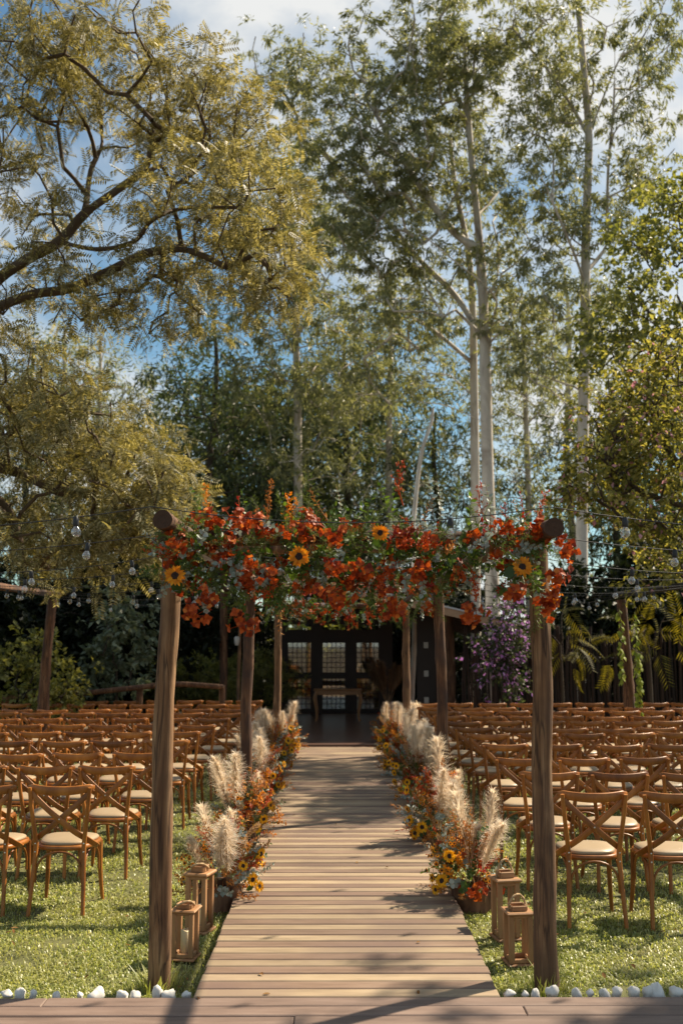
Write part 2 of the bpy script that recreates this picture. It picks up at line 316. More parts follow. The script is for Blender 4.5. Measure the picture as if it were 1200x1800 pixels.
while y > WY0 - 1.6:
    cuts = [-3.6, [-1.43, .9, -.2, 2.0, -2.2, .2][row % 6], 3.9]
    for a, b in zip(cuts[:-1], cuts[1:]):
        mb = MB(); box(mb, (-(b - a) / 2 + .002, -.058, -.035), ((b - a) / 2 - .002, .058, 0), 0, .005)
        O('deck_board', mb.mesh('deck_board', M['deck']), deck, ((a + b) / 2, y, DZ + U(-.002, .002)), (U(-.004, .004), 0, 0))
    y -= .125; row += 1
mb = MB(); box(mb, (-3.6, WY0 - 1.6, -.02), (3.9, WY0 - .03, DZ - .045)); O('deck_frame', mb.mesh('deck_frame', M['darkwood']), deck)

SY0, SY1, SZ = WY1 + .02, 26.0, .13
stage = O('stage_floor', None, kind='structure')
y = SY0 + .12; 
mb = MB(); box(mb, (-3.4, -.118, -.04), (3.6, .118, 0), 0, .004); sm_ = mb.mesh('stage_board', M['stage'])
while y < SY1:
    O('stage_board', sm_, stage, (0, y, SZ)); y += .245
mb = MB(); box(mb, (-3.38, SY0 + .01, -.02), (3.58, SY1, SZ - .045)); O('stage_base', mb.mesh('stage_base', M['darkwood']), stage)

# grass blades (uncountable)
gl_, gr_ = G(279, 1742), G(957, 1744)
def grass():
    Vs = []; Fs = []; n0 = 0
    def region(n, ylo, yhi, L0, L1, W):
        nonlocal n0
        Y = ylo + (yhi - ylo) * rng.random(n) ** 1.15; lim = .40 * Y + .6
        X = (rng.random(n) * 2 - 1) * lim
        nzp = np.sin(X * 3.1 + 1.3 * np.sin(Y * 2.3)) * np.sin(Y * 3.7 + 1.1 * np.sin(X * 1.9)) + .5 * np.sin(X * 9.3 + Y * 5.1) * np.sin(Y * 8.1 - X * 3.3)
        keep = ((X < WX0 - .01) | (X > WX1 + .01)) & (rng.random(n) < .62 + .45 * nzp); X = X[keep]; Y = Y[keep]; n = len(X)
        th = rng.random(n) * 6.283; Ln = L0 + (L1 - L0) * rng.random(n) ** 1.5; lean = .35 + 1.0 * rng.random(n)
        d = np.stack([np.cos(th), np.sin(th), np.zeros(n)], -1); s = np.stack([-d[:, 1], d[:, 0], np.zeros(n)], -1)
        b = np.stack([X, Y, np.zeros(n) - .003], -1); up = np.array([0, 0, 1.])
        mid = b + d * (Ln * .35 * lean)[:, None] + up * (Ln * .62)[:, None]; tip = b + d * (Ln * lean)[:, None] + up * (Ln * (1.0 - .45 * lean))[:, None]
        wv = s * (W * (.6 + .8 * rng.random(n)))[:, None]
        V = np.stack([b - wv * .6, b + wv * .6, mid + wv, mid - wv, tip], 1).reshape(-1, 3)
        i = np.arange(n) * 5 + n0
        Fs.append(np.stack([i, i + 1, i + 2, i + 3], -1)); Fs.append(np.stack([i + 3, i + 2, i + 4, i + 4], -1)); Vs.append(V); n0 += n * 5
    region(190000, WY0 + .01, 7.4, .016, .044, .0034)
    region(100000, 7.2, 10.8, .018, .05, .0048)
    region(55000, 10.5, 16.8, .02, .06, .008)
    for cx, cy, nn in ((gl_.x, gl_.y, 90), (gr_.x, gr_.y, 70), (gl_.x - .05, gl_.y - .12, 25)):
        a = rng.random(nn) * 6.283; r = .07 + .06 * rng.random(nn); X = cx + r * np.cos(a); Y = cy + r * np.sin(a); Ln = .06 + .09 * rng.random(nn); n = nn
        d = np.stack([np.cos(a), np.sin(a), np.zeros(n)], -1) * .8 + rng.normal(0, .3, (n, 3)) * np.array((1, 1, 0)); sd = np.stack([-d[:, 1], d[:, 0], np.zeros(n)], -1); b = np.stack([X, Y, np.zeros(n)], -1); up = np.array([0, 0, 1.])
        mid = b + d * (Ln * .2)[:, None] + up * (Ln * .6)[:, None]; tip = b + d * (Ln * .6)[:, None] + up * Ln[:, None]; wv = sd * .004
        V = np.stack([b - wv * .6, b + wv * .6, mid + wv, mid - wv, tip], 1).reshape(-1, 3); i = np.arange(n) * 5 + n0
        Fs.append(np.stack([i, i + 1, i + 2, i + 3], -1)); Fs.append(np.stack([i + 3, i + 2, i + 4, i + 4], -1)); Vs.append(V); n0 += n * 5
    V = np.concatenate(Vs); Q = np.concatenate(Fs[0::2]); T = np.concatenate(Fs[1::2])[:, :3]
    me = bpy.data.meshes.new('grass'); me.vertices.add(len(V)); me.vertices.foreach_set('co', V.astype(np.float32).ravel())
    loops = np.concatenate([Q.ravel(), T.ravel()]).astype(np.int32); me.loops.add(len(loops)); me.loops.foreach_set('vertex_index', loops)
    st = np.concatenate([np.arange(len(Q)) * 4, len(Q) * 4 + np.arange(len(T)) * 3]).astype(np.int32); me.polygons.add(len(st)); me.polygons.foreach_set('loop_start', st)
    me.materials.append(M['grass']); me.update(calc_edges=True)
    O('grass', me, label='short sunlit lawn grass on both sides of the walkway', cat='grass', kind='stuff')
grass()

# ------------------------------------------------------------------ pergola of logs
def log_mesh(path, r0, r1, seed, m, n=18, rings=26, knots=9, wob=.005):
    rs = np.random.default_rng(seed); p = smoothpath(path, max(2, rings // (len(path) - 1))); mm = len(p)
    ph = rs.random(6) * 6.28; off = np.stack([np.interp(np.linspace(0, 1, mm), np.linspace(0, 1, 7), rs.normal(0, wob, 7)) for _ in range(3)], -1); off[0] = 0
    p = p + off; R = np.linspace(r0, r1, mm) * (1 + .04 * np.sin(np.linspace(0, 9, mm) + ph[0]) + .02 * rs.normal(size=mm))
    kn = [(rs.integers(2, mm - 2), rs.integers(0, n), rs.uniform(.08, .22)) for _ in range(knots)]
    nz_ = rs.normal(0, .018, (mm, n))
    def jit(i, j):
        v = 1 + .03 * math.sin(3 * j * 6.28 / n + ph[1]) + .025 * math.sin(2 * j * 6.28 / n + i * .15 + ph[2]) + nz_[i, j]
        for (a, b, h) in kn:
            dj = min(abs(j - b), n - abs(j - b)); v += h * math.exp(-((i - a) ** 2) * .9 - dj * dj * .8)
        return v
    return tube(p, R, n, jitter=jit, capmat=1).mesh('log', [m, M['logend']])
LY = [5.42, 10.75, 16.0]
PXL, PXR, BZ = -.965, 1.115, 2.50
def post_at(px, py): g = G(px, py, 0); return g
gl, gr = G(279, 1742), G(957, 1744)
perg = thing('pergola', 'log pergola of six rough posts with two long top logs framing the walkway', 'pergola')
for i, Y in enumerate(LY):
    for s, x in ((-1, gl.x), (1, gr.x)):
        r = .056 if i == 0 else .058
        xx = x
        if i == 0:
            Y_ = gl.y if s < 0 else gr.y
            top = (P(303, 960, Y_) if s < 0 else P(944, 960, Y_)); base = (x, Y_, -.12); path = [base, (x * .5 + top.x * .5 + .01 * s, Y_, 1.15), (top.x, Y_, 2.42)]
        else: path = [(xx, Y, -.1), (xx + U(-.02, .02), Y, 1.2), (xx * .985, Y, 2.42)]
        O('post', log_mesh(path, r * 1.06, r * .95, 10 + i * 2 + s, M['log'] if (i + s) % 2 or i == 0 and s < 0 else M['log_r']), perg)
for s, x in ((-1, P(287, 913, 5.12).x), (1, P(972, 928, 5.12).x)):
    pth = [(x, 5.10, P(287, 914, 5.12).z if s < 0 else P(972, 928, 5.12).z), (x * .99, 8, 2.5), (x, 12, 2.5), (x, 16.9, 2.5)]
    O('top_log', log_mesh(pth, .048, .055, 31 + s, M['log_r'], rings=40), perg)
for Y in LY + [8.0, 13.4]:
    O('cross_log', log_mesh([(PXL - .01, Y + .05, 2.41 if Y in LY else 2.60), (0, Y + .05, 2.42 if Y in LY else 2.6), (PXR + .01, Y + .05, 2.41 if Y in LY else 2.6)], .045, .042, int(Y * 7), M['log_r'], n=12, rings=16), perg)

# side beams the light strings run to
for s, lab in ((-1, 'log side frame with beam at the left lawn edge, before dark foliage'), (1, 'log side frame with beam at the right lawn edge, vine on its post')):
    X = 4.42 * s
    sp = thing('side_frame', lab, 'frame', group='log side frames carrying the light strings')
    O('top_log', log_mesh([(X, 4.4, 2.56), (X + .03, 9, 2.54), (X, 15.9, 2.58)], .05, .045, 55 + s, M['log_r'] if s < 0 else M['darkwood'], rings=24), sp)
    for Y in (10.1, 15.4): O('post', log_mesh([(X, Y, -.1), (X + .03 * s, Y, 1.3), (X - .04 * s, Y, 2.5)], .085, .07, 60 + int(Y) + s, M['log_r']), sp)

# ------------------------------------------------------------------ pavilion behind
pv = thing('pavilion', 'dark open pavilion with sloping sheet roof over the stage at walkway end', 'pavilion')
def part(parent, name, lo, hi, m, bev=.004): mb = MB(); box(mb, lo, hi, 0, bev); return O(name, mb.mesh(name, m), parent)
RY0, RY1 = 18.6, 26.4
ra, rb = P(712, 1052, RY0), P(913, 1097, RY0)
slope = (rb.z - ra.z) / (rb.x - ra.x); RX0, RX1 = -2.9, rb.x
rz = lambda x: ra.z + slope * (x - ra.x)
mb = MB(); 
V = [(RX0, RY0, rz(RX0)), (RX1, RY0, rz(RX1)), (RX1, RY1, rz(RX1)), (RX0, RY1, rz(RX0))]; V = V + [(a, b, c + .03) for a, b, c in V]
mb.add(V, [(0, 3, 2, 1), (4, 5, 6, 7), (0, 1, 5, 4), (1, 2, 6, 5), (2, 3, 7, 6), (3, 0, 4, 7)], 0, False)
rf = O('roof', mb.mesh('roof', M['metal']), pv)
for i in range(9):
    Y = RY0 + .06 + i * (RY1 - RY0 - .12) / 8
    mb = MB(); V = []
    for x in (RX0 + .05, RX1 - .05):
        for dy, dz in ((-.04, -.14), (.04, -.14), (.04, -.003), (-.04, -.003)): V.append((x, Y + dy, rz(x) + dz))
    mb.add(V, [(0, 1, 2, 3), (7, 6, 5, 4), (0, 4, 5, 1), (1, 5, 6, 2), (2, 6, 7, 3), (3, 7, 4, 0)], 0, False)
    O('rafter', mb.mesh('rafter', M['rafter'] if i == 0 else M['darkwood']), rf)
for x, Y, r, m in ((-2.22, 19.6, .075, 'log_r'), (2.2, 19.6, .085, 'log_r'), (-2.3, 25.8, .08, 'log_r'), (2.5, 25.8, .08, 'log_r')):
    O('post', log_mesh([(x, Y, 0), (x + .02, Y, 1.2), (x, Y, rz(x) - .1)], r, r * .95, int(x * 10 + 90), M[m], n=12, rings=14), pv)
part(pv, 'wall_panel', (1.62, 20.4, SZ), (2.0, 20.46, 2.9), M['darkwood'])
for z in (.62, 1.15, 1.72):
    part(pv, 'switch_plate', (1.76, 20.385, z), (1.85, 20.398, z + .12), M['plate'], .002)
# glazed screen of three bays
WY = 24.6
gs = thing('glazed_screen', 'dark wooden screen of three glazed doors closing the back of the stage', 'screen')
xs = [(506, 546), (567, 606), (627, 665)]; zs = [(1193, 1246), (1130, 1182)]
fx0, fx1 = P(492, 1200, WY).x, P(690, 1200, WY).x
xe = [fx0] + [v for a, b in xs for v in (P(a, 1200, WY).x, P(b, 1200, WY).x)] + [fx1]
for i in range(0, 8, 2): part(gs, 'door_stile', (xe[i], WY - .04, SZ), (xe[i + 1], WY + .04, 2.75), M['darkwood'])
zz = [P(600, v, WY).z for v in (1246, 1193, 1182, 1130)]
for k in range(3):
    a, b = xe[2 * k + 1], xe[2 * k + 2]
    for z0, z1 in ((SZ, zz[0]), (zz[1], zz[2]), (zz[3], zz[3] + .32), (zz[3] + .45, 2.75)): part(gs, 'door_rail', (a, WY - .035, z0), (b, WY + .035, z1), M['darkwood'])
    for z0, z1 in ((zz[0], zz[1]), (zz[2], zz[3])):
        wn = part(gs, 'window_pane', (a, WY + .004, z0), (b, WY + .008, z1), M['pane'], .001)
        mb = MB()
        for j in range(1, 5): x = a + (b - a) * j / 5; box(mb, (x - .008, WY - .02, z0), (x + .008, WY + .02, z1), 0, .002)
        for j in range(1, 6): z = z0 + (z1 - z0) * j / 6; box(mb, (a, WY - .018, z - .008), (b, WY + .018, z + .008), 0, .002)
        O('glazing_bars', mb.mesh('glazing_bars', M['darkwood']), wn)
for s in (0, 1):
    x0, x1 = ((RX0 + .1, fx0 - .45), (fx1 + .95, fx1 + 1.3))[s]
    part(gs, 'side_panel', (x0, WY + .1, SZ), (x1, WY + .16, .9 if s == 0 else 2.6), M['darkwood'])
# altar table
TY = 22.3
ta, tb = P(551, 1213, TY), P(636, 1213, TY); tz = P(593, 1211, TY).z
tt = thing('altar_table', 'small brown wooden table with curved legs before the glazed doors', 'table', ((ta.x + tb.x) / 2, TY, SZ)); hw = (tb.x - ta.x) / 2; th = tz - SZ
mb = MB(); box(mb, (-hw, -.25, th - .03), (hw, .25, th), 0, .01); O('table_top', mb.mesh('table_top', M['table']), tt)
mb = MB(); box(mb, (-hw + .06, -.21, th - .12), (hw - .06, .21, th - .031), 0, .004); O('apron', mb.mesh('apron', M['table']), tt)
for sx in (-1, 1):
    for sy in (-1, 1):
        p = smoothpath([(sx * (hw - .07), sy * .19, th - .04), (sx * (hw - .035), sy * .205, th - .2), (sx * (hw - .07), sy * .195, .25), (sx * (hw - .075), sy * .19, .06), (sx * (hw - .045), sy * .2, 0)], 4)
        O('leg', tube(p, np.interp(np.linspace(0, 1, len(p)), [0, .3, .8, 1], [.035, .038, .02, .03]), 8).mesh('leg', M['table']), tt)

# ------------------------------------------------------------------ flower pieces (shared meshes)
def pampas_mesh(seed, m, wide=1.):
    random.seed(seed); mb = MB(); bend = Vector((U(-.1, .1), U(-.1, .1), 0))
    spine = lambda t: Vector((bend.x * t * t, bend.y * t * t, t))
    tube([spine(t) for t in np.linspace(0, 1, 7)], np.linspace(.006, .002, 7), 4, mb=mb, mat=1)
    for i in range(560):
        t = .38 + .62 * random.random() ** .8; b = spine(t); a = U(0, 6.283); u = (t - .38) / .62
        Ln = (.07 + .18 * math.sin(math.pi * min(1, u * .75 + .2))) * U(.55, 1.15) * wide
        o = Vector((math.cos(a), math.sin(a), 0)); out = U(.16, .48); d0 = (o * out + Vector((0, 0, 1))).normalized(); d1 = (o * (out + U(.2, .7)) + Vector((0, 0, .7 - U(0, .9)))).normalized()
        p1 = b + d0 * Ln * .55; p2 = p1 + d1 * Ln * .5; s = Vector((-o.y, o.x, 0)) * U(.003, .0055); q = rdir(.002)
        mb.add([b - s * .5, b + s * .5, p1 + s + q, p1 - s + q, p2], [(0, 1, 2, 3), (3, 2, 4)], 0)
    return mb.mesh('pampas_plume', [m, M['drystem']])
PAMP = [pampas_mesh(100 + i, M['pampas'], 1 + .2 * (i % 2)) for i in range(4)]
PAMPT = [pampas_mesh(120 + i, M['pampas_tan'], 1.) for i in range(2)]

def sunflower_meshes(seed, R=.062, m='petal'):
    random.seed(seed); mb = MB()
    for lay, n_, L_ in ((0, 17, R), (1, 15, R * .88)):
        for i in range(n_):
            a = 6.283 * (i + .5 * lay) / n_ + U(-.1, .1); tilt = U(-.15, .3) + .12 * lay
            d = (math.cos(a) * math.cos(tilt), math.sin(a) * math.cos(tilt), math.sin(tilt))
            V, F = blade(L_ * U(.75, .95), .021, U(-.5, .25), .35, 4, pw=.85); V[:, 0] += R * .32
            put(mb, (V, F), frame(d), (0, 0, .002 * lay), 0)
    for i in range(10):
        a = 6.283 * i / 10; put(mb, blade(R * .8, .02, -.3, .2, 3), frame((math.cos(a), math.sin(a), -.25)), (0, 0, -.008), 1)
    me = mb.mesh('sunflower', [M[m], M['stem']])
    d = MB(); V = []; n = 14; rr = R * .42
    for k, (r, z) in enumerate(((1, -.004), (1, .005), (.8, .011), (.5, .010), (.2, .006))): V += [(rr * r * math.cos(6.283 * j / n), rr * r * math.sin(6.283 * j / n), z) for j in range(n)]
    F = [(k * n + j, k * n + (j + 1) % n, (k + 1) * n + (j + 1) % n, (k + 1) * n + j) for k in range(4) for j in range(n)] + [tuple(range(4 * n, 5 * n))]
    d.add(V, F, 0)
    st = tube(smoothpath([(0, 0, -.005), (.005, 0, -.04), (.03, 0, -.10), (.09, 0, -.17)], 3), .005, 6)
    put(st, blade(.11, .075, -.5, .2, 4), frame((-.3, .9, -.2)), (.02, 0, -.08), 1)
    return me, d.mesh('flower_disc', M['disc']), st.mesh('flower_stem', [M['stem'], M['green']])
SUNF = [sunflower_meshes(200 + i) for i in range(3)]; SUNFO = [sunflower_meshes(210 + i, .058, 'petal_o') for i in range(2)]
def add_sunflower(parent, loc, d, scale=1., amber=False):
    a, b, c = random.choice(SUNFO if amber else SUNF); q = Vector(d).to_track_quat('Z', 'Y') @ Quaternion((0, 0, 1), U(0, 6.28))
    o = O('sunflower', a, parent, loc, q, scale); O('flower_disc', b, o); O('flower_stem', c, o); return o

def sprig_bract(seed, m='bract'):
    random.seed(seed); mb = MB()
    for k in range(random.randint(7, 10)):
        c = Vector((random.gauss(0, .034), random.gauss(0, .034), U(.015, .085))); ax = (c + Vector((0, 0, .03)) + rdir(.03)).normalized()
        tube([(0, 0, -.03), c * .6, c], .0018, 3, mb=mb, mat=1, cap=False)
        q = ax.to_track_quat('Z', 'Y').to_matrix(); a0 = U(0, 6.28)
        for j in range(4):
            a = a0 + j * 1.571 + U(-.3, .3); el = U(.25, .8)
            d = q @ Vector((math.cos(a) * math.cos(el), math.sin(a) * math.cos(el), math.sin(el)))
            put(mb, blade(U(.032, .045), U(.030, .040), U(-1.0, -.1), U(-.1, .4), 4, pw=.8), frame(d, tuple(ax)), c, 0)
    return mb.mesh('orange_blossom', [M[m], M['redtwig']])
def sprig_leaf(seed, m, n=14, Ln=.2, lw=(.04, .022), curl=.3, stem='stem', pair=False, arch=.25, pw=.8):
    random.seed(seed); mb = MB(); bx = U(-arch, arch); by = U(-arch, arch)
    f = lambda t: Vector((bx * t * t * Ln, by * t * t * Ln, t * Ln))
    tube([f(t) for t in np.linspace(0, 1, 6)], np.linspace(.0032, .0012, 6), 4, mb=mb, mat=1, cap=False)
    for i in range(n):
        t = .12 + .88 * (i // 2 * 2 if pair else i) / n; a = (i % 2) * 3.1416 + (i // 2) * 1.3 + U(-.3, .3) if pair else i * 2.4 + U(-.4, .4); el = U(.15, .8)
        d = (math.cos(a) * math.cos(el), math.sin(a) * math.cos(el), math.sin(el)); s = U(.7, 1.15) * (1 - .35 * t)
        put(mb, blade(lw[0] * s, lw[1] * s, U(-curl, curl), U(0, .3), 4, pw=pw), frame(d, (0, 0, 1), U(-.7, .7)), f(t), 0)
    return mb.mesh('leafy_sprig', [M[m], M[stem]])
def sprig_fern(seed, m='fern'):
    random.seed(seed); mb = MB(); Ln = .24; bx = U(-.5, .5)
    f = lambda t: Vector((bx * t * t * Ln, 0, t * Ln))
    tube([f(t) for t in np.linspace(0, 1, 6)], np.linspace(.0025, .001, 6), 4, mb=mb, mat=1, cap=False)
    for i in range(26):
        t = .15 + .85 * i / 26; s = (i % 2) * 2 - 1; l_ = .085 * (1 - t * .75); dv = Vector((s * .8, U(-.5, .5), .6)).normalized(); b = f(t)
        for j in range(7):
            u = j / 7; p = b + dv * l_ * u; d = (dv + rdir(.9)).normalized(); e = p + d * .020 * U(.7, 1.2); sd = rdir(.0016)
            mb.add([p - sd, p + sd, e], [(0, 1, 2)], 0)
        mb.add([b - Vector((0, .001, 0)), b + Vector((0, .001, 0)), b + dv * l_], [(0, 1, 2)], 1)
    return mb.mesh('fern_sprig', [M[m], M['stem']])
def sprig_twig(seed, m='redtwig', Ln=.22, nb=12):
    random.seed(seed); mb = MB()
    f = lambda t: Vector((.12 * Ln * math.sin(3 * t), .1 * Ln * t * t, t * Ln))
    tube([f(t) for t in np.linspace(0, 1, 6)], np.linspace(.0035, .0015, 6), 4, mb=mb, cap=False)
    for i in range(nb):
        t = .25 + .75 * i / nb; a = i * 2.4; d = Vector((math.cos(a), math.sin(a), U(.3, 1.2))).normalized(); p = f(t); l_ = U(.02, .05) * (1.2 - .6 * t); e = p + d * l_
        tube([p, p + d * l_ * .5 + rdir(.004), e], .0016, 3, mb=mb, cap=False)
        for j in range(4):
            c = p + d * l_ * (.35 + .2 * j) + rdir(.004)
            for q in range(2): put(mb, blade(U(.010, .018), .009, U(-.5, .5), .3, 2), frame(rdir()), c, 0)
    return mb.mesh('red_twig', [M[m]])
def sprig_button(seed, m='petal_o'):
    random.seed(seed); mb = MB()
    for k in range(8):
        c = Vector((random.gauss(0, .034), random.gauss(0, .034), U(.08, .15))); ax = (c * Vector((1.2, 1.2, .5)) + rdir(.02)).normalized()
        tube([(0, 0, 0), (c.x * .3, c.y * .3, c.z * .6), c], .0016, 3, mb=mb, mat=1, cap=False); q = ax.to_track_quat('Z', 'Y').to_matrix()
        for j in range(9):
            a = j * .698; d = q @ Vector((math.cos(a), math.sin(a), .25)); put(mb, blade(.0155, .011, -.3, .1, 2, pw=.7), frame(d, tuple(ax)), c, 0)
        n = 6; V = [c + q @ Vector((.0068 * math.cos(j * 6.283 / n), .0068 * math.sin(j * 6.283 / n), .004)) for j in range(n)] + [c + q @ Vector((0, 0, .008))]
        mb.add(V, [(j, (j + 1) % n, n) for j in range(n)], 2)
    return mb.mesh('button_flower', [M[m], M['stem'], M['disc']])
def sprig_spike(seed, m='buff', Ln=.2):
    random.seed(seed); mb = MB(); tube([(0, 0, 0), (0, .01, Ln * .5), (0, .03, Ln)], .003, 4, mb=mb, mat=1)
    for i in range(110):
        t = .35 + .65 * i / 110; a = i * 2.4; el = U(.3, 1.0); r = .016 * math.sin(math.pi * min(1, (t - .3) * 1.25)) + .004
        p = (math.cos(a) * r * .5, .03 * t + math.sin(a) * r * .5, Ln * t); put(mb, blade(.017, .008, .4, .3, 2), frame((math.cos(a) * math.cos(el), math.sin(a) * math.cos(el), math.sin(el))), p, 0)
    return mb.mesh('dried_spike', [M[m], M['drystem']])
S = dict(
    orange_blossom=[sprig_bract(i) for i in range(300, 306)],
    eucalyptus_sprig=[sprig_leaf(310 + i, 'euca', 16, .22, (.042, .036), .3, 'drystem', True, .35) for i in range(4)],
    leafy_sprig=[sprig_leaf(320 + i, 'green', 16, .2, (.05, .026), .5) for i in range(4)],
    fern_sprig=[sprig_fern(330 + i) for i in range(3)],
    red_twig=[sprig_twig(340 + i) for i in range(4)],
    button_flower=[sprig_button(350 + i) for i in range(3)],
    rust_sprig=[sprig_leaf(360 + i, 'rust', 22, .22, (.035, .014), .9, 'drystem') for i in range(4)],
    crimson_sprig=[sprig_leaf(370 + i, 'crimson', 18, .2, (.035, .018), .6, 'redtwig') for i in range(3)],
    dried_spike=[sprig_spike(380 + i) for i in range(3)],
    dry_grass=[sprig_leaf(390 + i, 'buff', 26, .2, (.05, .006), .6, 'drystem') for i in range(3)],
    white_blossom=[sprig_bract(395, 'white')], orange_twig=[sprig_twig(398, 'rust', .26, 16), sprig_twig(399, 'petal_o', .24, 14)])
for k_, v_ in S.items():
    for me in v_: me.name = k_
def sprig(kind, parent, loc, d, scale=1.):
    q = Vector(d).to_track_quat('Z', 'Y') @ Quaternion((0, 0, 1), U(0, 6.28))
    return O(kind, random.choice(S[kind]), parent, loc, q, scale)

# ------------------------------------------------------------------ garlands
def garland(Y, n, label, detail=True, seed=1, x0=-.98, x1=1.14):
    random.seed(seed)
    g = thing('flower_garland', label, 'garland', (0, Y, 0), 0, 'flower garlands on the pergola cross logs')
    kinds = ['orange_blossom'] * 4 + ['leafy_sprig'] * 13 + ['fern_sprig'] * 10 + ['eucalyptus_sprig'] * 5 + ['red_twig'] * 3 + ['crimson_sprig'] * 2 + ['rust_sprig'] * 1
    for i in range(n):
        k = random.choice(kinds); t = random.random(); x = x0 + (x1 - x0) * t; a = U(-.55, 1.25) * math.pi
        ry, rz_ = .13, .17; cz = 2.31 - .0 * abs(t - .5)
        fat = .85 + .25 * math.sin(t * 9 + seed) + .1 * math.sin(t * 23)
        dy, dz = -math.cos(a), math.sin(a)
        base = Vector((x, dy * ry * U(.3, 1.1) , cz + dz * rz_ * fat * U(.3, 1.15)))
        d = Vector((U(-.8, .8), dy * 1.0, dz * .8 - (.25 if dz < 0 else 0)))
        if k in ('fern_sprig', 'eucalyptus_sprig', 'leafy_sprig'): base -= d.normalized() * .05
        sprig(k, g, base, d, U(.8, 1.25) * (.78 if k == 'orange_blossom' else .95))
    for i in range(int(n * .55)):                           # inner filling close to the log
        k = random.choice(['leafy_sprig'] * 5 + ['fern_sprig'] * 4 + ['orange_blossom'] * 3 + ['crimson_sprig', 'rust_sprig', 'eucalyptus_sprig']); x = U(x0 + .04, x1 - .04); z = U(2.10, 2.47)
        sprig(k, g, (x, U(-.10, .02), z), (U(-.9, .9), U(-1, -.2), U(-.8, .7)), U(.65, .95) * (.85 if k == 'orange_blossom' else 1))
    return g
random.seed(5)
GY = 5.40
g1 = garland(GY, 300, 'large front garland of orange blossoms, sunflowers and greenery over the walkway entrance', seed=11)
def gp(px, py, dy=-.2): p = P(px, py, GY + dy); return Vector((p.x, p.y - GY, p.z))
for px, py, dy in ((525, 978, -.30), (668, 937, -.30), (917, 997, -.30), (308, 1012, -.25)):
    add_sunflower(g1, gp(px, py, dy), (U(-.25, .25), -1, U(-.1, .35)), .86 if px != 668 else .7, True)
for px, py in ((345, 1082), (330, 1078), (435, 1105), (425, 1098), (600, 1048), (582, 940), (410, 915), (450, 925), (370, 905), (590, 1000), (640, 1000), (700, 1075), (820, 1078), (835, 1070), (965, 1072), (955, 1045),
               (990, 965), (1005, 968), (970, 1010), (310, 945), (315, 958), (900, 1040), (560, 1048), (505, 925), (890, 920), (940, 925), (680, 1050), (370, 1050), (740, 1000), (760, 960), (795, 1010), (470, 1015)):
    sprig('orange_blossom', g1, gp(px, py, U(-.27, -.12)), (U(-.6, .6), -1, U(-.5, .4)), U(.66, .9))
for px, py, k in ((708, 850, 'red_twig'), (375, 880, 'orange_twig'), (470, 885, 'orange_twig'), (510, 905, 'orange_twig'), (490, 905, 'orange_twig'), (470, 900, 'fern_sprig'), (820, 895, 'leafy_sprig'), (855, 880, 'red_twig'), (905, 915, 'red_twig'), (620, 915, 'leafy_sprig'), (560, 910, 'fern_sprig'),
                  (690, 880, 'leafy_sprig'), (680, 868, 'leafy_sprig'), (760, 870, 'eucalyptus_sprig'), (770, 885, 'eucalyptus_sprig'), (860, 890, 'eucalyptus_sprig'), (800, 890, 'fern_sprig'), (360, 890, 'leafy_sprig'), (340, 905, 'fern_sprig'), (440, 885, 'leafy_sprig'), (600, 890, 'eucalyptus_sprig'), (540, 885, 'fern_sprig'), (640, 895, 'leafy_sprig'), (920, 905, 'leafy_sprig')):
    b = gp(px, py, U(-.12, .08)); b.z -= .12; sprig(k, g1, b, (U(-.3, .3), U(-.4, .1), 1), U(.85, 1.15))
for px, py, k in ((270, 985, 'red_twig'), (285, 980, 'red_twig'), (425, 1075, 'leafy_sprig'), (395, 1060, 'leafy_sprig'), (735, 1060, 'fern_sprig'), (360, 1062, 'eucalyptus_sprig'), (520, 1065, 'fern_sprig'), (850, 960, 'eucalyptus_sprig'), (830, 970, 'eucalyptus_sprig'), (932, 945, 'eucalyptus_sprig'), (750, 1035, 'eucalyptus_sprig'), (710, 1030, 'eucalyptus_sprig'), (780, 1030, 'fern_sprig'), (480, 1050, 'leafy_sprig'), (600, 985, 'eucalyptus_sprig'), (970, 1030, 'orange_twig'), (880, 1050, 'fern_sprig')):
    b = gp(px, py, -.2); s_ = -1 if px < 300 else U(-.4, .4); b -= Vector((s_, -.6, -.6 if py > 1025 else .1)).normalized() * .12; sprig(k, g1, b, (s_, -.6, -.6 if py > 1025 else U(-.2, .4)), U(.8, 1.1))
g2 = garland(10.8, 120, 'second orange blossom garland, seen below the front one over mid walkway', seed=12)
g3 = garland(16.05, 110, 'farthest orange blossom garland, above the stage end of the walkway', seed=13)

# ------------------------------------------------------------------ aisle flower arrangements in split-log planters
SLAB = []
for i in range(4):
    random.seed(400 + i); mb = MB(); V = []
    h = .17
    for k in range(4):
        z = h * k / 3; w_ = .034 + U(-.004, .004)
        V += [(-w_, -.012, z), (0, -.020 + U(-.004, .004), z), (w_, -.012, z), (w_ * .9, .010, z), (-w_ * .9, .010, z)]
    F = [(k * 5 + j, k * 5 + (j + 1) % 5, (k + 1) * 5 + (j + 1) % 5, (k + 1) * 5 + j) for k in range(3) for j in range(5)] + [(15, 16, 17, 18, 19), (4, 3, 2, 1, 0)]
    mb.add(V, F, 0, False); SLAB.append(mb.mesh('wood_slab', M['slab']))
SOILP = MB(); SOILP.add([(.12 * math.cos(a), .12 * math.sin(a), z) for z in (0, .13) for a in np.linspace(0, 6.283, 13)[:-1]], [(i, (i + 1) % 12, 12 + (i + 1) % 12, 12 + i) for i in range(12)] + [tuple(range(12, 24))], 0, False)
SOILP = SOILP.mesh('planter_core', M['darkwood'])
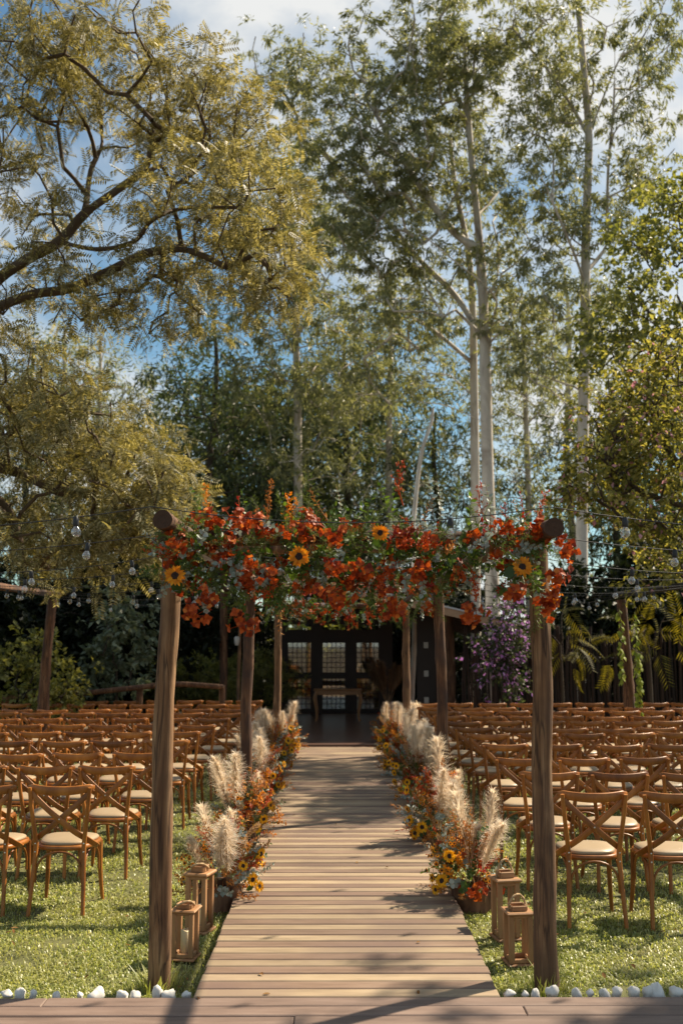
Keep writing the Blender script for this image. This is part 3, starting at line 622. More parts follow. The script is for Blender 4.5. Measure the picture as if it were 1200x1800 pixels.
def arrangement(x, y, label, seed, side, size=1., pampas=5, full=1.):
    random.seed(seed)
    a = thing('flower_arrangement', label, 'flower arrangement', (x, y, 0), U(0, 1), 'aisle flower arrangements')
    inv = Matrix.Rotation(-a.rotation_euler.z, 3, 'Z'); W = lambda v: inv @ Vector(v)
    O('planter_core', SOILP, a)
    for i in range(13):
        t = i * 6.283 / 13; O('wood_slab', random.choice(SLAB), a, (.135 * math.cos(t), .135 * math.sin(t), 0), (U(-.06, .06), U(-.06, .06), t + math.pi / 2), (1, 1, U(.85, 1.12)))
    for i in range(pampas):                                 # plumes towards the lawn side, flowers towards the aisle
        d = W((side * U(-.2, .5), U(-.7, .5), 1.0)); sc_ = U(.46, .80) * size
        O('pampas_plume', random.choice(PAMP), a, W((side * U(-.07, .07), U(-.16, .16), .08)), Vector(d).to_track_quat('Z', 'Y') @ Quaternion((0, 0, 1), U(0, 6)), sc_)
    kinds = ['rust_sprig'] * 9 + ['button_flower'] * 6 + ['eucalyptus_sprig'] * 6 + ['orange_twig'] * 5 + ['red_twig'] * 3 + ['crimson_sprig'] * 3 + ['dry_grass'] * 6 + ['dried_spike'] * 2 + ['leafy_sprig'] * 4 + ['orange_blossom'] * 2
    for i in range(14):                                    # low collar of leaves round the rim
        th = i * 6.283 / 14 + U(-.2, .2); d = Vector((math.cos(th), math.sin(th), U(-.1, .55))); k = random.choice(['eucalyptus_sprig', 'rust_sprig', 'rust_sprig', 'dry_grass', 'leafy_sprig', 'orange_twig', 'button_flower', 'crimson_sprig'])
        sprig(k, a, W((d.x * .08, d.y * .08, U(.13, .18))), W(d), U(.7, 1.05) * size)
    n = int(104 * full)
    for i in range(n):
        k = random.choice(kinds); th = U(0, 6.283); el = random.random() ** .8 * 1.5 - .12
        d = Vector((math.cos(th) * math.cos(el), math.sin(th) * math.cos(el), math.sin(el))); 
        base = Vector((d.x * U(.08, .17), d.y * U(.1, .24), U(.12, .2) + max(0, d.z) * U(.12, .34) * size)) + Vector((-side * .035, 0, 0))
        if k == 'eucalyptus_sprig': d.z = min(d.z, .25)
        if k in ('button_flower',): base += d * .08
        sprig(k, a, W(base), W(d + Vector((-side * .2, -.1, .1))), U(.8, 1.2) * size)
    for i in range(7):
        th = -1.5 + 3.0 * (i + U(.2, .8)) / 7; z = U(.16, .5) * size; d = Vector((-side * (.35 + .6 * math.cos(th)), -.55 + .75 * math.sin(th), U(-.3, .8)))
        p = Vector((d.x * .26 - side * .05, d.y * .24, z)) ; add_sunflower(a, W(p), W(d), U(.5, .78))
    return a
Lpos = [(382, 1606), (421, 1489), (452, 1421), (475, 1372), (492, 1336)]
Rpos = [(836, 1606), (775, 1500), (741, 1428), (716, 1378), (700, 1345), (690, 1318)]
names = ['nearest', 'second', 'third', 'fourth', 'fifth', 'sixth']
for i, (px, py) in enumerate(Lpos):
    g = G(px, py); arrangement(g.x, g.y + .12, f'{names[i]} pampas and sunflower arrangement along the left edge of the walkway', 500 + i * 7, -1, [1.0, 1.05, 1.1, 1.1, 1.1][i], [5, 6, 6, 5, 6][i])
for i, (px, py) in enumerate(Rpos):
    g = G(px, py); arrangement(g.x, g.y + .12, f'{names[i]} pampas and sunflower arrangement along the right edge of the walkway', 560 + i * 7, 1, [1.0, 1.1, 1.05, 1.1, 1.1, 1.1][i], [4, 6, 5, 5, 6, 6][i])
random.seed(77)

# big vase of dried pampas by the table
vp = P(681, 1256, 22.2)
va = thing('vase', 'copper vase of dried tan pampas beside the table on the stage', 'vase', (vp.x, 22.2, SZ))
mb = MB(); n = 20; V = []
prof = [(.09, 0), (.13, .04), (.165, .16), (.15, .30), (.11, .38), (.12, .42), (.105, .42), (.095, .38)]
for r, z in prof: V += [(r * math.cos(6.283 * j / n), r * math.sin(6.283 * j / n), z) for j in range(n)]
mb.add(V, [(k * n + j, k * n + (j + 1) % n, (k + 1) * n + (j + 1) % n, (k + 1) * n + j) for k in range(len(prof) - 1) for j in range(n)] + [tuple(range(n))[::-1], tuple(range((len(prof) - 1) * n, len(prof) * n))]); O('vase_body', mb.mesh('vase_body', M['copper']), va)
for i in range(15):
    a = U(0, 6.28); O('pampas_plume', random.choice(PAMPT), va, (.04 * math.cos(a), .04 * math.sin(a), .3), Vector((U(-.5, .5), U(-.4, .3), 1)).to_track_quat('Z', 'Y'), U(.75, 1.05))
# two plumes of pale grass standing by the posts right of the vase
# ------------------------------------------------------------------ lanterns and candles
def lantern(x, y, rz_, wd, h, label):
    t = thing('lantern', label, 'lantern', (x, y, .012), rz_, 'wooden candle lanterns by the walkway'); hw = wd / 2; c = hw * .84; pt = wd * .085
    top = h * .80
    def pc(name, lo, hi, bev=.004): return part(t, name, lo, hi, M['lantern'], bev)
    pc('base_plate', (-hw, -hw, 0), (hw, hw, h * .045), .006)
    z0 = h * .045
    for s in (-1, 1):
        pc('base_rail', (-c + pt, s * (c - pt) - pt * .6, z0), (c - pt, s * (c - pt) + pt * .6, z0 + h * .07)); pc('base_rail', (s * (c - pt) - pt * .6, -c + pt * .5, z0), (s * (c - pt) + pt * .6, c - pt * .5, z0 + h * .07))
        pc('top_rail', (-c + pt, s * (c - pt) - pt * .6, top - h * .05), (c - pt, s * (c - pt) + pt * .6, top))
        for s2 in (-1, 1): pc('corner_post', (s * c - (2 * pt if s > 0 else 0), s2 * c - (2 * pt if s2 > 0 else 0), z0 + .001), (s * c + (2 * pt if s < 0 else 0), s2 * c + (2 * pt if s2 < 0 else 0), top - .001))
    pc('roof_plate', (-hw * 1.0, -hw * 1.0, top), (hw * 1.0, hw * 1.0, top + h * .05), .007)
    cb = hw * .52; z1 = top + h * .05; ch = h * .085; w2 = .012
    for s in (-1, 1):
        pc('cap_side', (-cb, s * cb - w2 / 2, z1), (cb, s * cb + w2 / 2, z1 + ch)); pc('cap_side', (s * cb - w2 / 2, -cb + w2 / 2 + .001, z1), (s * cb + w2 / 2, cb - w2 / 2 - .001, z1 + ch))
    mb = MB(); pth = [(cb * 1.22 * math.cos(a), .012 * math.sin(a * 2), z1 + ch * .35 + .088 * (h / .42) * math.sin(a)) for a in np.linspace(-.15, 3.29, 26)]
    if label.find('left') > 0: A = Matrix.Rotation(1.25, 3, 'X'); pth = [tuple(A @ (Vector(p) - Vector((0, 0, z1 + ch * .5))) + Vector((0, -.0, z1 + ch * .7))) for p in pth]
    tube(pth, .0065, 7, mb=mb, jitter=lambda i, j: 1 + .22 * math.sin(j * 6.283 / 7 * 2 + i * 1.6)); O('rope_handle', mb.mesh('rope_handle', M['rope']), t)
def candle(x, y, z, r, h, label):
    t = thing('candle', label, 'candle', (x, y, z)); mb = MB(); n = 20; V = []
    prof = [(1, 0), (1, h - .006), (.93, h), (.7, h - .008), (.3, h - .012)]
    for k, (f, zz_) in enumerate(prof): V += [(r * f * math.cos(6.283 * j / n), r * f * math.sin(6.283 * j / n), zz_ + (.004 * math.sin(2 * 6.283 * j / n) if k in (1, 2) else 0)) for j in range(n)]
    mb.add(V, [(k * n + j, k * n + (j + 1) % n, (k + 1) * n + (j + 1) % n, (k + 1) * n + j) for k in range(4) for j in range(n)] + [tuple(range(4 * n, 5 * n)), tuple(range(n))[::-1]]); O('wax', mb.mesh('wax', M['candle']), t)
    O('wick', tube([(0, 0, h - .013), (.001, 0, h), (.003, 0, h + .012)], .0015, 5).mesh('wick', M['wick']), t)
g = G(350, 1641); lantern(g.x, g.y, -.28, .165, .44, 'tall wooden lantern beside the nearest arrangement, left of the walkway'); candle(g.x + .015, g.y - .01, .034, .027, .15, 'ivory pillar candle inside the tall lantern left of the walkway')
g = G(325, 1688); lantern(g.x, g.y, -.16, .155, .335, 'short wooden lantern right beside the left front post'); candle(g.x, g.y, .029, .026, .145, 'ivory pillar candle in the short lantern by the left front post')
g = G(889, 1654); lantern(g.x, g.y, .2, .165, .44, 'tall wooden lantern with upright rope handle beside the right front post'); 
g = G(911, 1697); lantern(g.x, g.y, .12, .165, .35, 'short wooden lantern with upright rope handle beside the right front post')

# ------------------------------------------------------------------ white stones along the deck edge
def stone_mesh(seed):
    rs = np.random.default_rng(seed); V = []; n = 10; m_ = 7; ph = rs.random(8) * 6.28
    for i in range(m_):
        a = math.pi * i / (m_ - 1)
        for j in range(n):
            b = 6.283 * j / n; d = np.array([math.sin(a) * math.cos(b), math.sin(a) * math.sin(b), math.cos(a)])
            r = 1 + .24 * math.sin(2.2 * d[0] * 2 + ph[0]) + .20 * math.sin(3 * d[1] + ph[1]) + .18 * math.sin(4 * d[2] + ph[2]) + .05 * rs.normal() * math.sin(a)
            V.append(d * r)
    F = [(i * n + j, i * n + (j + 1) % n, (i + 1) * n + (j + 1) % n, (i + 1) * n + j)[::-1] for i in range(m_ - 1) for j in range(n)]
    return MB().add(V, F, 0).mesh('white_stone', M['stone'])
STN = [stone_mesh(600 + i) for i in range(6)]
st = [(12, 9, 20), (34, 11, 22), (142, 7, 12), (172, 12, 26), (214, 9, 18), (238, 7, 18), (276, 16, 19), (297, 10, 20), (328, 6, 18), (894, 8, 22), (922, 7, 12), (939, 9, 15), (968, 17, 24), (1012, 10, 16), (1036, 8, 14), (1062, 12, 19), (1084, 13, 20), (1112, 14, 24), (1136, 17, 18), (1152, 20, 24), (1186, 14, 26), (60, 7, 14), (100, 6, 14), (1204, 10, 18)]
for i, (px, hh, ww) in enumerate(st):
    b = G(px, 1750, .07); sc_ = 5.15 / 1750 * 1.02; y = WY0 + .05 + U(0, .03); x = b.x * y / b.y
    side = 'left' if px < 600 else 'right'
    nb = sum(1 for q in st if (q[0] < 600) == (px < 600) and (abs(q[0] - 611) < abs(px - 611)))
    ords = ['closest', 'second', 'third', 'fourth', 'fifth', 'sixth', 'seventh', 'eighth', 'ninth', 'tenth', 'eleventh', 'twelfth', 'thirteenth', 'fourteenth']
    O('white_stone', random.choice(STN), None, (x, y, DZ - .02 + hh * sc_ * .22), (U(-.3, .3), U(-.3, .3), U(0, 6)), (ww * sc_ * .55, ww * sc_ * .42, hh * sc_ * .55 + .008), f'white stone at the deck edge, {ords[nb]} from the walkway on its {side}', 'stone', 'white stones along the deck edge')

# ------------------------------------------------------------------ cross-back chairs
def chair_proto():
    root = thing('cross_back_chair', 'x', 'chair', (0, 0, 0), 0, 'cross-back chairs in rows on the lawn')
    SHt = .455
    # seat: rounded trapezoid
    def outline(ins, n=32):
        out = []
        for j in range(n):
            a = 6.283 * j / n; c, s = math.cos(a), math.sin(a); e = .62
            x = math.copysign(abs(c) ** e, c); y = math.copysign(abs(s) ** e, s)
            hw = .205 + .028 * y; out.append((x * (hw - ins), y * (.205 - ins) + .0))
        return out
    def slab(levels, name, m, dome=0):
        mb = MB(); n = 32; V = []
        for ins, z in levels: V += [(x, y, z) for x, y in outline(ins, n)]
        k = len(levels); F = [(i * n + j, i * n + (j + 1) % n, (i + 1) * n + (j + 1) % n, (i + 1) * n + j) for i in range(k - 1) for j in range(n)] + [tuple(range(n))[::-1], tuple(range((k - 1) * n, k * n))]
        mb.add(V, F); return O(name, mb.mesh(name, m), root)
    slab([(.012, SHt - .034), (.002, SHt - .030), (0, SHt - .018), (.002, SHt - .004), (.010, SHt)], 'seat', M['chair'])
    slab([(.022, SHt + .0005), (.018, SHt + .012), (.026, SHt + .022), (.06, SHt + .032), (.11, SHt + .037), (.16, SHt + .039)], 'cushion', M['cushion'])
    def screw(mb, p, d=(0, -1, 0)):
        R = frame(d); V = [np.array(p) + R @ np.array((x, .0062 * r * math.cos(a), .0062 * r * math.sin(a))) for x, r in ((0, 1), (.003, .8)) for a in np.linspace(0, 6.283, 8)[:-1]]
        mb.add(V, [(i, (i + 1) % 7, 7 + (i + 1) % 7, 7 + i) for i in range(7)] + [tuple(range(7, 14))], 1)
    back = lambda s: smoothpath([(s * .185, -.262, 0), (s * .176, -.232, .2), (s * .165, -.205, .44), (s * .170, -.212, .52), (s * .192, -.243, .70), (s * .207, -.262, .855)], 5)
    for s in (-1, 1):
        p = back(s); mb = tube(p, np.interp(np.linspace(0, 1, len(p)), [0, .45, 1], [.0135, .0165, .0135]), 10)
        for z in (.42, .475): screw(mb, (s * .166, -.2215, z))
        O('leg', mb.mesh('leg', [M['chair'], M['screw']]), root)
        q = smoothpath([(s * .205, .205, 0), (s * .190, .178, .2), (s * .184, .165, .43)], 5); O('leg', tube(q, np.linspace(.0125, .019, len(q)), 10).mesh('leg', M['chair']), root)
    # top rail: bowed flat band with rounded ends
    mb = MB(); xs_ = np.linspace(-1, 1, 15); V = []; 
    for i, u in enumerate(xs_):
        x = u * .226; y = -.276 + .068 * u * u; hh = .031 * (1 - .45 * max(0, abs(u) - .86) / .14) - .004 * abs(u) ; zc = .834 + .018 * u * u
        tn = Vector((.226, .136 * u, 0)).normalized(); nn = Vector((-tn.y, tn.x, 0)) * -1
        for a, b in ((.010, -.8), (.010, .8), (.006, 1), (-.006, 1), (-.010, .8), (-.010, -.8), (-.006, -1), (.006, -1)): V.append((x + nn.x * a, y + nn.y * a, zc + hh * b))
    F = [(i * 8 + j, i * 8 + (j + 1) % 8, (i + 1) * 8 + (j + 1) % 8, (i + 1) * 8 + j)[::-1] for i in range(14) for j in range(8)] + [tuple(range(8)), tuple(range(112, 120))[::-1]]
    mb.add(V, F)
    for s in (-1, 1): screw(mb, (s * .205, -.246, .836))
    O('top_rail', mb.mesh('top_rail', [M['chair'], M['screw']]), root)
    for k, s in enumerate((-1, 1)):
        dy = -.006 if k == 0 else .006
        p = smoothpath([(s * .200, -.240 + dy, .818), (s * .10, -.243 + dy, .725), (0, -.238 + dy, .640), (-s * .095, -.218 + dy, .560), (-s * .172, -.176, .500), (-s * .214, -.105, .452), (-s * .222, -.065, .435)], 4)
        mb = MB(); n_ = len(p); T = nrm(np.gradient(p, axis=0))
        tube(p, 1., flat=(.019, .0055), up=(0, -1, .12), mb=mb)
        if k == 0: screw(mb, (0, -.250, .641))
        screw(mb, (-s * .226, -.085, .443), (-s, -.2, 0))
        O('cross_slat', mb.mesh('cross_slat', [M['chair'], M['screw']]), root)
    def arch(a, b, zt, z0): 
        a = np.array(a); b = np.array(b); pts = []
        for t in np.linspace(0, 1, 15):
            ang = math.pi * t; u = .5 - .5 * math.cos(ang); z = z0 + (zt - z0) * (math.sin(ang) ** .62); pts.append((*(a + (b - a) * u), z))
        return tube(pts, .0085, 7).mesh('arch_brace', M['chair'])
    O('arch_brace', arch((-.160, -.214), (.160, -.214), SHt - .036, .22), root)
    for s in (-1, 1): O('arch_brace', arch((s * .168, -.20), (s * .181, .155), SHt - .036, .23), root)
    return root
proto = chair_proto()
ordn = ['first', 'second', 'third', 'fourth', 'fifth', 'sixth', 'seventh', 'eighth', 'ninth', 'tenth', 'eleventh', 'twelfth', 'thirteenth']
Lrows = [(168, 1378), (238, 1346), (285, 1324), (329, 1302), (352, 1286), (378, 1274), (404, 1262), (423, 1253), (438, 1246), (450, 1238), (462, 1231)]
Rrows = [(986, 1393), (915, 1357), (873, 1333), (847, 1308), (822, 1289), (801, 1279), (782, 1268), (760, 1258), (746, 1250), (735, 1243), (724, 1236)]
used = False; random.seed(21)
for side, rows in ((-1, Lrows), (1, Rrows)):
    for ri, (px, py) in enumerate(rows):
        g = G(px, py, .872); x = g.x + side * .226; k = 0
        while True:
            y = g.y + .25 + U(-.07, .07) + .02 * k * side * (-1 if ri % 2 else 1)
            e = pix((x - side * .27, y, .9))[0]
            if (side < 0 and e < -8) or (side > 0 and e > 1208): break
            lab = f'brown cross-back chair, {ordn[k]} from the aisle in the {"nearest" if ri == 0 else ordn[ri] + " nearest"} row {"left" if side < 0 else "right"} of walkway'
            rot = random.gauss(0, .065) - side * .02
            if not used: proto.location = (x, y, 0); proto.rotation_euler = (0, 0, rot); proto['label'] = lab; used = True
            else: dup_tree(proto, (x, y, 0), rot, lab)
            x += side * (.515 + U(-.02, .03)); k += 1

# ------------------------------------------------------------------ light strings
SOCK = tube([(0, 0, 0), (0, 0, -.018), (0, 0, -.045), (0, 0, -.052)], [.011, .016, .016, .013], 10).mesh('lamp_socket', M['black'])
mb = MB(); n = 14; V = []
for r, z in ((.012, -.050), (.014, -.058), (.026, -.075), (.030, -.092), (.026, -.108), (.013, -.119), (.002, -.122)): V += [(r * math.cos(6.283 * j / n), r * math.sin(6.283 * j / n), z) for j in range(n)]
mb.add(V, [(k * n + j, (k + 1) * n + j, (k + 1) * n + (j + 1) % n, k * n + (j + 1) % n) for k in range(6) for j in range(n)]); BULB = mb.mesh('bulb', M['glass'])
random.seed(31)
for i in range(9):
    Y = 5.16 if i == 0 else 5.16 + 1.1 * i
    t = thing('string_light', f'black wire of clear bulbs across the pergola, {ordn[i] if i else "nearest the camera"}' + (' from the camera' if i else ''), 'string light', (0, Y, 0), 0, 'string lights across the pergola')
    pts = []; sag = U(.14, .2)
    for a, b in ((-4.42, PXL), (PXL, PXR), (PXR, 4.42)):
        for u in np.linspace(0, 1, 15)[:-1]: pts.append((a + (b - a) * u, 0, 2.55 - sag * (1 if b - a > 2.5 else .6) * 4 * u * (1 - u)))
    pts.append((4.42, 0, 2.55)); pts = np.array(pts); O('wire', tube(pts, .003, 5, up=(0, 1, 0), cap=False).mesh('wire', M['black']), t)
    x = -4.25 + U(0, .6)
    fixed = [P(1099, 943, Y).x, P(133, 930, Y).x, P(792, 950, Y).x] if i == 0 else None
    xs_ = fixed if fixed else list(np.arange(-4.25 + U(0, .7), 4.3, .74))
    for x in xs_:
        if i and -.9 < x < 1.05 and False: continue
        z = np.interp(x, pts[:, 0], pts[:, 2]); s_ = O('lamp_socket', SOCK, t, (x, 0, z + .004), (U(-.1, .1), U(-.1, .1), 0)); O('bulb', BULB, s_, (0, 0, -.006), (0, 0, 0), .86)

# ------------------------------------------------------------------ trees
def ell_pts(c, r, n, mind, rs):
    out = []
    tries = 0
    while len(out) < n and tries < n * 30:
        tries += 1; v = rs.normal(size=3); v /= np.linalg.norm(v); p = np.array(c) + v * rs.random() ** .45 * np.array(r)
        if all(np.linalg.norm(p - q) > mind for q in out): out.append(p)
    return out
def skeleton(limbs, targets, rs, r_tip=.008, power=2.4, maxr=.2, droop=0.):
    """limbs: polylines (first is the trunk). Targets are joined to the nearest wood by curved boughs."""
    nodes = []; par = []; chains = []
    for li, L_ in enumerate(limbs):
        p = smoothpath(L_, 5); ch = []
        for i, q in enumerate(p):
            if i == 0 and li > 0:
                d = np.linalg.norm(np.array(nodes) - q, axis=1); a = int(d.argmin())
                if d[a] < .05: ch.append(a); continue
                pr = a
            else: pr = ch[-1] if ch else -1
            nodes.append(q); par.append(pr); ch.append(len(nodes) - 1)
        chains.append(ch)
    base = np.array(limbs[0][0]); spine = np.array(nodes)
    order = sorted(range(len(targets)), key=lambda i: np.min(np.linalg.norm(spine - targets[i], axis=1)))
    tips = []
    for ti in order:
        t = targets[ti]; A = np.array(nodes); d = np.linalg.norm(A - t, axis=1) + .55 * np.maximum(0, A[:, 2] - t[2] + .3) + (A[:, 2] < base[2] + 1.0) * 5
        a = int(d.argmin()); s = A[a]; v = t - s; L_ = np.linalg.norm(v); k = max(2, int(L_ / .45)); ch = [a]
        side = rs.normal(size=3) * .10 * L_
        for i in range(1, k + 1):
            u = i / k; p = s + v * u + side * math.sin(math.pi * u) + np.array((0, 0, .14 * L_ * math.sin(math.pi * u))) + (rs.normal(size=3) * .035 * L_ if i < k else 0)
            nodes.append(p); par.append(ch[-1]); ch.append(len(nodes) - 1)
        chains.append(ch); tips.append(len(nodes) - 1)
    n = len(nodes); acc = np.zeros(n); 
    for i in tips: acc[i] += r_tip ** power
    for i in range(n - 1, -1, -1):
        if acc[i] == 0: acc[i] = (r_tip * .8) ** power
        if par[i] >= 0: acc[par[i]] += acc[i] if acc[i] > 0 else 0
    R = np.minimum(acc ** (1 / power), maxr)
    return np.array(nodes), chains, R
def wood_mesh(nodes, chains, R, m, trunk_r=None, name='trunk'):
    mb = MB()
    for ci, ch in enumerate(chains):
        if len(ch) < 2: continue
        p = nodes[ch]; r = R[ch].copy()
        if ci > 0: r[0] = min(r[0], r[1] * 1.35)
        if ci == 0 and trunk_r: r = np.maximum(r, np.interp(np.linspace(0, 1, len(ch)), [0, .04, 1], [trunk_r[0] * 1.3, trunk_r[0], trunk_r[1]]))
        tube(p, r, 10 if r.max() > .08 else 6 if r.max() > .02 else 4, mb=mb, cap=False)
    return mb.mesh(name, m)
def leaf_template(kind):
    if kind == 'frond':                                      # pinnate frond, 0.30 long
        V = []; F = []
        for i in range(8):
            t = .12 + .88 * i / 8; c = np.array((.30 * t, 0, -.07 * t * t))
            for s in (-1, 1):
                d = nrm(np.array((.45, s * .9, -.12))); w_ = np.array((.9, -s * .45, .0)) * .012; l_ = .092 * (1 - .35 * abs(t - .45)); o = len(V)
                V += [c, c + d * l_ * .45 + w_, c + d * l_ + np.array((0, 0, -.012)), c + d * l_ * .45 - w_]; F.append((o, o + 1, o + 2, o + 3))
        return np.array(V), np.array(F)
    if kind == 'lance': return np.array([(0, 0, 0), (.45, .115, .03), (1, 0, -.06), (.45, -.115, .03)]), np.array([(0, 1, 2, 3)])
    if kind == 'oval': return np.array([(0, 0, 0), (.5, .30, .10), (1, 0, -.08), (.5, -.30, .10)]), np.array([(0, 1, 2, 3)])
    if kind == 'palm': 
        V = []; F = []
        for i in range(11):
            for s in (-1, 1):
                t = .1 + .9 * i / 11; c = np.array((t, 0, .25 * t - .45 * t * t)); d = nrm(np.array((.55, s * .75, -.35))); w_ = np.array((.8, -s * .4, 0)) * .018; l_ = .36 * (1 - .5 * t); o = len(V)
                V += [c, c + d * l_ * .4 + w_, c + d * l_, c + d * l_ * .4 - w_]; F.append((o, o + 1, o + 2, o + 3))
        return np.array(V), np.array(F)
TPL = {k: leaf_template(k) for k in ('frond', 'lance', 'oval', 'palm')}
def scatter(kind, pos, dirs, ups, size):
    V, F = TPL[kind]; n = len(pos); x = nrm(dirs); y = nrm(np.cross(ups, x)); z = np.cross(x, y)
    R = np.stack([x, y, z], -1) * size[:, None, None]
    VV = np.einsum('nij,kj->nki', R, V) + pos[:, None, :]; k = len(V)
    FF = (F[None] + (np.arange(n) * k)[:, None, None]).reshape(-1, F.shape[1]); return VV.reshape(-1, 3), FF
def crown_mesh(name, centers, kind, per, rad, size, m, droop=.3, seed=1, flat=.75, extra=None, ex_frac=0.):
    rs = np.random.default_rng(seed); c = np.repeat(np.array(centers), per, axis=0); n = len(c)
    rr = np.repeat(rad * (.65 + .7 * rs.random(len(centers))), per)
    v = nrm(rs.normal(size=(n, 3))); q = v * (rs.random(n) ** .5)[:, None] * rr[:, None] * np.array((1, 1, flat))
    # leaves sit in small sprays inside each clump
    spray = rs.normal(size=(len(centers), 7, 3)) * .62; sp = spray[np.repeat(np.arange(len(centers)), per), rs.integers(0, 7, n)] * rr[:, None] * np.array((1, 1, flat))
    pos = c + .30 * q + .85 * sp
    d = nrm(nrm(pos - c) * .8 + rs.normal(size=(n, 3)) * .7 + np.array((0, 0, -droop)))
    up = nrm(rs.normal(size=(n, 3)) * .6 + np.array((0, 0, 1)))
    s = size * (.65 + .7 * rs.random(n))
    V, F = scatter(kind, pos, d, up, s)
    mi = None; mats = [m]
    if extra is not None:
        k = TPL[kind][1].shape[0]; mi = np.repeat((rs.random(n) < ex_frac).astype(int), k); mats = [m, extra]
    return big_mesh(name, V, F, mats, mi)
def tree(name, label, limbs, ells, kind, per, rad, size, lm, bm, seed, trunk_r, mind=.5, droop=.3, flat=.75, r_tip=.008, group=None, cat='tree', extra=None, ex_frac=0., maxr=.2):
    rs = np.random.default_rng(seed); T_ = []
    for (c, r, n) in ells: T_ += ell_pts(c, r, n, mind, rs)
    base = Vector(limbs[0][0]); b = np.array(base)
    nodes, chains, R = skeleton([np.array(l) for l in limbs], T_, rs, r_tip, maxr=maxr)
    t = thing(name, label, cat, base, 0, group)
    O('trunk', wood_mesh(nodes - b, chains, R, bm, trunk_r), t); O('crown', crown_mesh('crown', np.array(T_) - b, kind, per, rad, size, lm, droop, seed, flat, extra, ex_frac), t)
    return t
def E(px, py, rx, ry, Y, dep, n):
    p = P(px, py, Y); s = Y / 1750 * 1.04; return (tuple(p), (rx * s, dep, ry * s), n)
def PP(Y, *pts): return [tuple(P(x, y, Y + (q[0] if q else 0))) for x, y, *q in pts]

# golden-olive tree whose boughs reach in from the left
Y = 10.6; tb = (-5.6, Y, -.1)
tree('spreading_tree', 'large spreading tree with golden olive fronds reaching in from upper left', [
    [tb, (-5.5, Y, 1.6), (-5.2, Y, 3.0), *PP(Y, (-110, 640), (-40, 575))],
    PP(Y, (-40, 575), (0, 540), (60, 517), (120, 508), (190, 478), (260, 445), (330, 440, -.5), (400, 470, -.8)),
    PP(Y, (-40, 575), (-10, 500), (50, 455), (105, 425), (150, 375), (205, 335), (255, 295), (270, 240), (265, 200)),
    PP(Y, (105, 425), (170, 438, -.4), (235, 425, -.6), (270, 385, -.8), (330, 365, -1), (420, 365, -1.2)),
    PP(Y, (150, 375), (160, 300, .5), (180, 250, .8), (170, 180, 1), (190, 110, 1.2)),
    PP(Y, (-40, 575), (-60, 420, .6), (-20, 300, .8), (40, 200, 1))],
    [E(240, 140, 150, 90, Y, 1.3, 30), E(350, 230, 110, 100, Y, 1.2, 26), E(60, 130, 130, 110, Y, 1.3, 28), E(110, 40, 100, 50, Y, 1, 8), E(440, 400, 85, 110, Y - .6, 1.2, 26), E(300, 420, 100, 70, Y - .4, 1.2, 16), E(410, 200, 60, 60, Y, 1, 8), E(50, 330, 90, 90, Y, 1.3, 12), E(60, 500, 120, 70, Y, 1.2, 16), E(250, 530, 150, 50, Y, 1.0, 14), E(480, 480, 50, 70, Y - .6, .8, 10), E(-120, 300, 120, 250, Y, 1.5, 30)],
    'frond', 29, .33, .62, M['T1'], M['bark'], 41, (.20, .14), mind=.36, droop=.35, r_tip=.0085)
Y = 11.2; tb = (-6.3, Y, -.1)
tree('drooping_tree', 'lower olive tree with pale drooping fronds at left, behind the bulb wires', [
    [tb, (-6.2, Y, 1.2), (-5.6, Y, 2.4), *PP(Y, (-120, 860), (-60, 835))],
    PP(Y, (-60, 835), (0, 823), (50, 838), (100, 862), (150, 868), (200, 880)), PP(Y, (-60, 835), (0, 880), (30, 930), (38, 990)), PP(Y, (-60, 835), (20, 760), (100, 700), (180, 660, .5))],
    [E(90, 760, 130, 90, Y, 1.2, 30), E(230, 850, 90, 60, Y - .3, 1.0, 22), E(60, 930, 120, 70, Y, 1.2, 26), E(200, 950, 100, 60, Y, 1.0, 20), E(30, 660, 90, 60, Y, 1.2, 14), E(260, 900, 60, 40, Y - .3, .8, 10), E(290, 850, 40, 30, Y - .3, .6, 8), E(180, 760, 80, 50, Y, 1, 12), E(-100, 800, 100, 200, Y, 1.3, 20)],
    'frond', 25, .34, .66, M['T1'], M['bark'], 42, (.17, .12), mind=.32, droop=.55, r_tip=.010)

# tall eucalyptus
Y = 25.0
tree('eucalyptus_tree', 'tall eucalyptus with smooth white trunk rising right of the garland', [
    PP(Y, (868, 1262), (864, 1000), (858, 880), (855, 760), (852, 640), (848, 520), (843, 440), (838, 380), (830, 300), (822, 200), (815, 80)),
    PP(Y, (852, 640), (866, 560), (872, 530, -.5), (850, 500, -1), (800, 460, -1.5), (740, 410, -2)), PP(Y, (850, 600), (800, 520, 1), (740, 460, 1.2), (690, 400, 1.5), (620, 330, 2), (560, 260, 2)),
    PP(Y, (843, 440), (790, 400), (720, 300), (660, 200)), PP(Y, (838, 380), (880, 330, 1), (900, 270, 1)), PP(Y, (857, 745), (820, 728, -.5), (780, 712, -1), (735, 706, -1.4)), PP(Y, (848, 520), (870, 500), (876, 440, .5), (865, 390, .6))],
    [E(720, 120, 150, 110, Y, 2.2, 50), E(640, 300, 120, 110, Y, 2.0, 36), E(830, 160, 80, 110, Y, 2, 24), E(520, 110, 90, 70, Y + 1, 1.5, 18), E(720, 300, 130, 80, Y, 2, 26), E(560, 240, 80, 100, Y + 1, 1.6, 16), E(860, 330, 60, 70, Y, 1.6, 10), E(720, 430, 120, 70, Y, 2, 18), E(880, 450, 70, 60, Y, 1.6, 12), E(620, 420, 90, 60, Y, 1.6, 12), E(760, -30, 160, 80, Y, 2.2, 20), E(900, 560, 50, 60, Y, 1.4, 8), E(700, 550, 90, 60, Y, 1.5, 8)],
    'lance', 215, .60, .165, M['T2'], M['ebark'], 43, (.185, .05), mind=.55, droop=.8, r_tip=.015, flat=.6, maxr=.16)
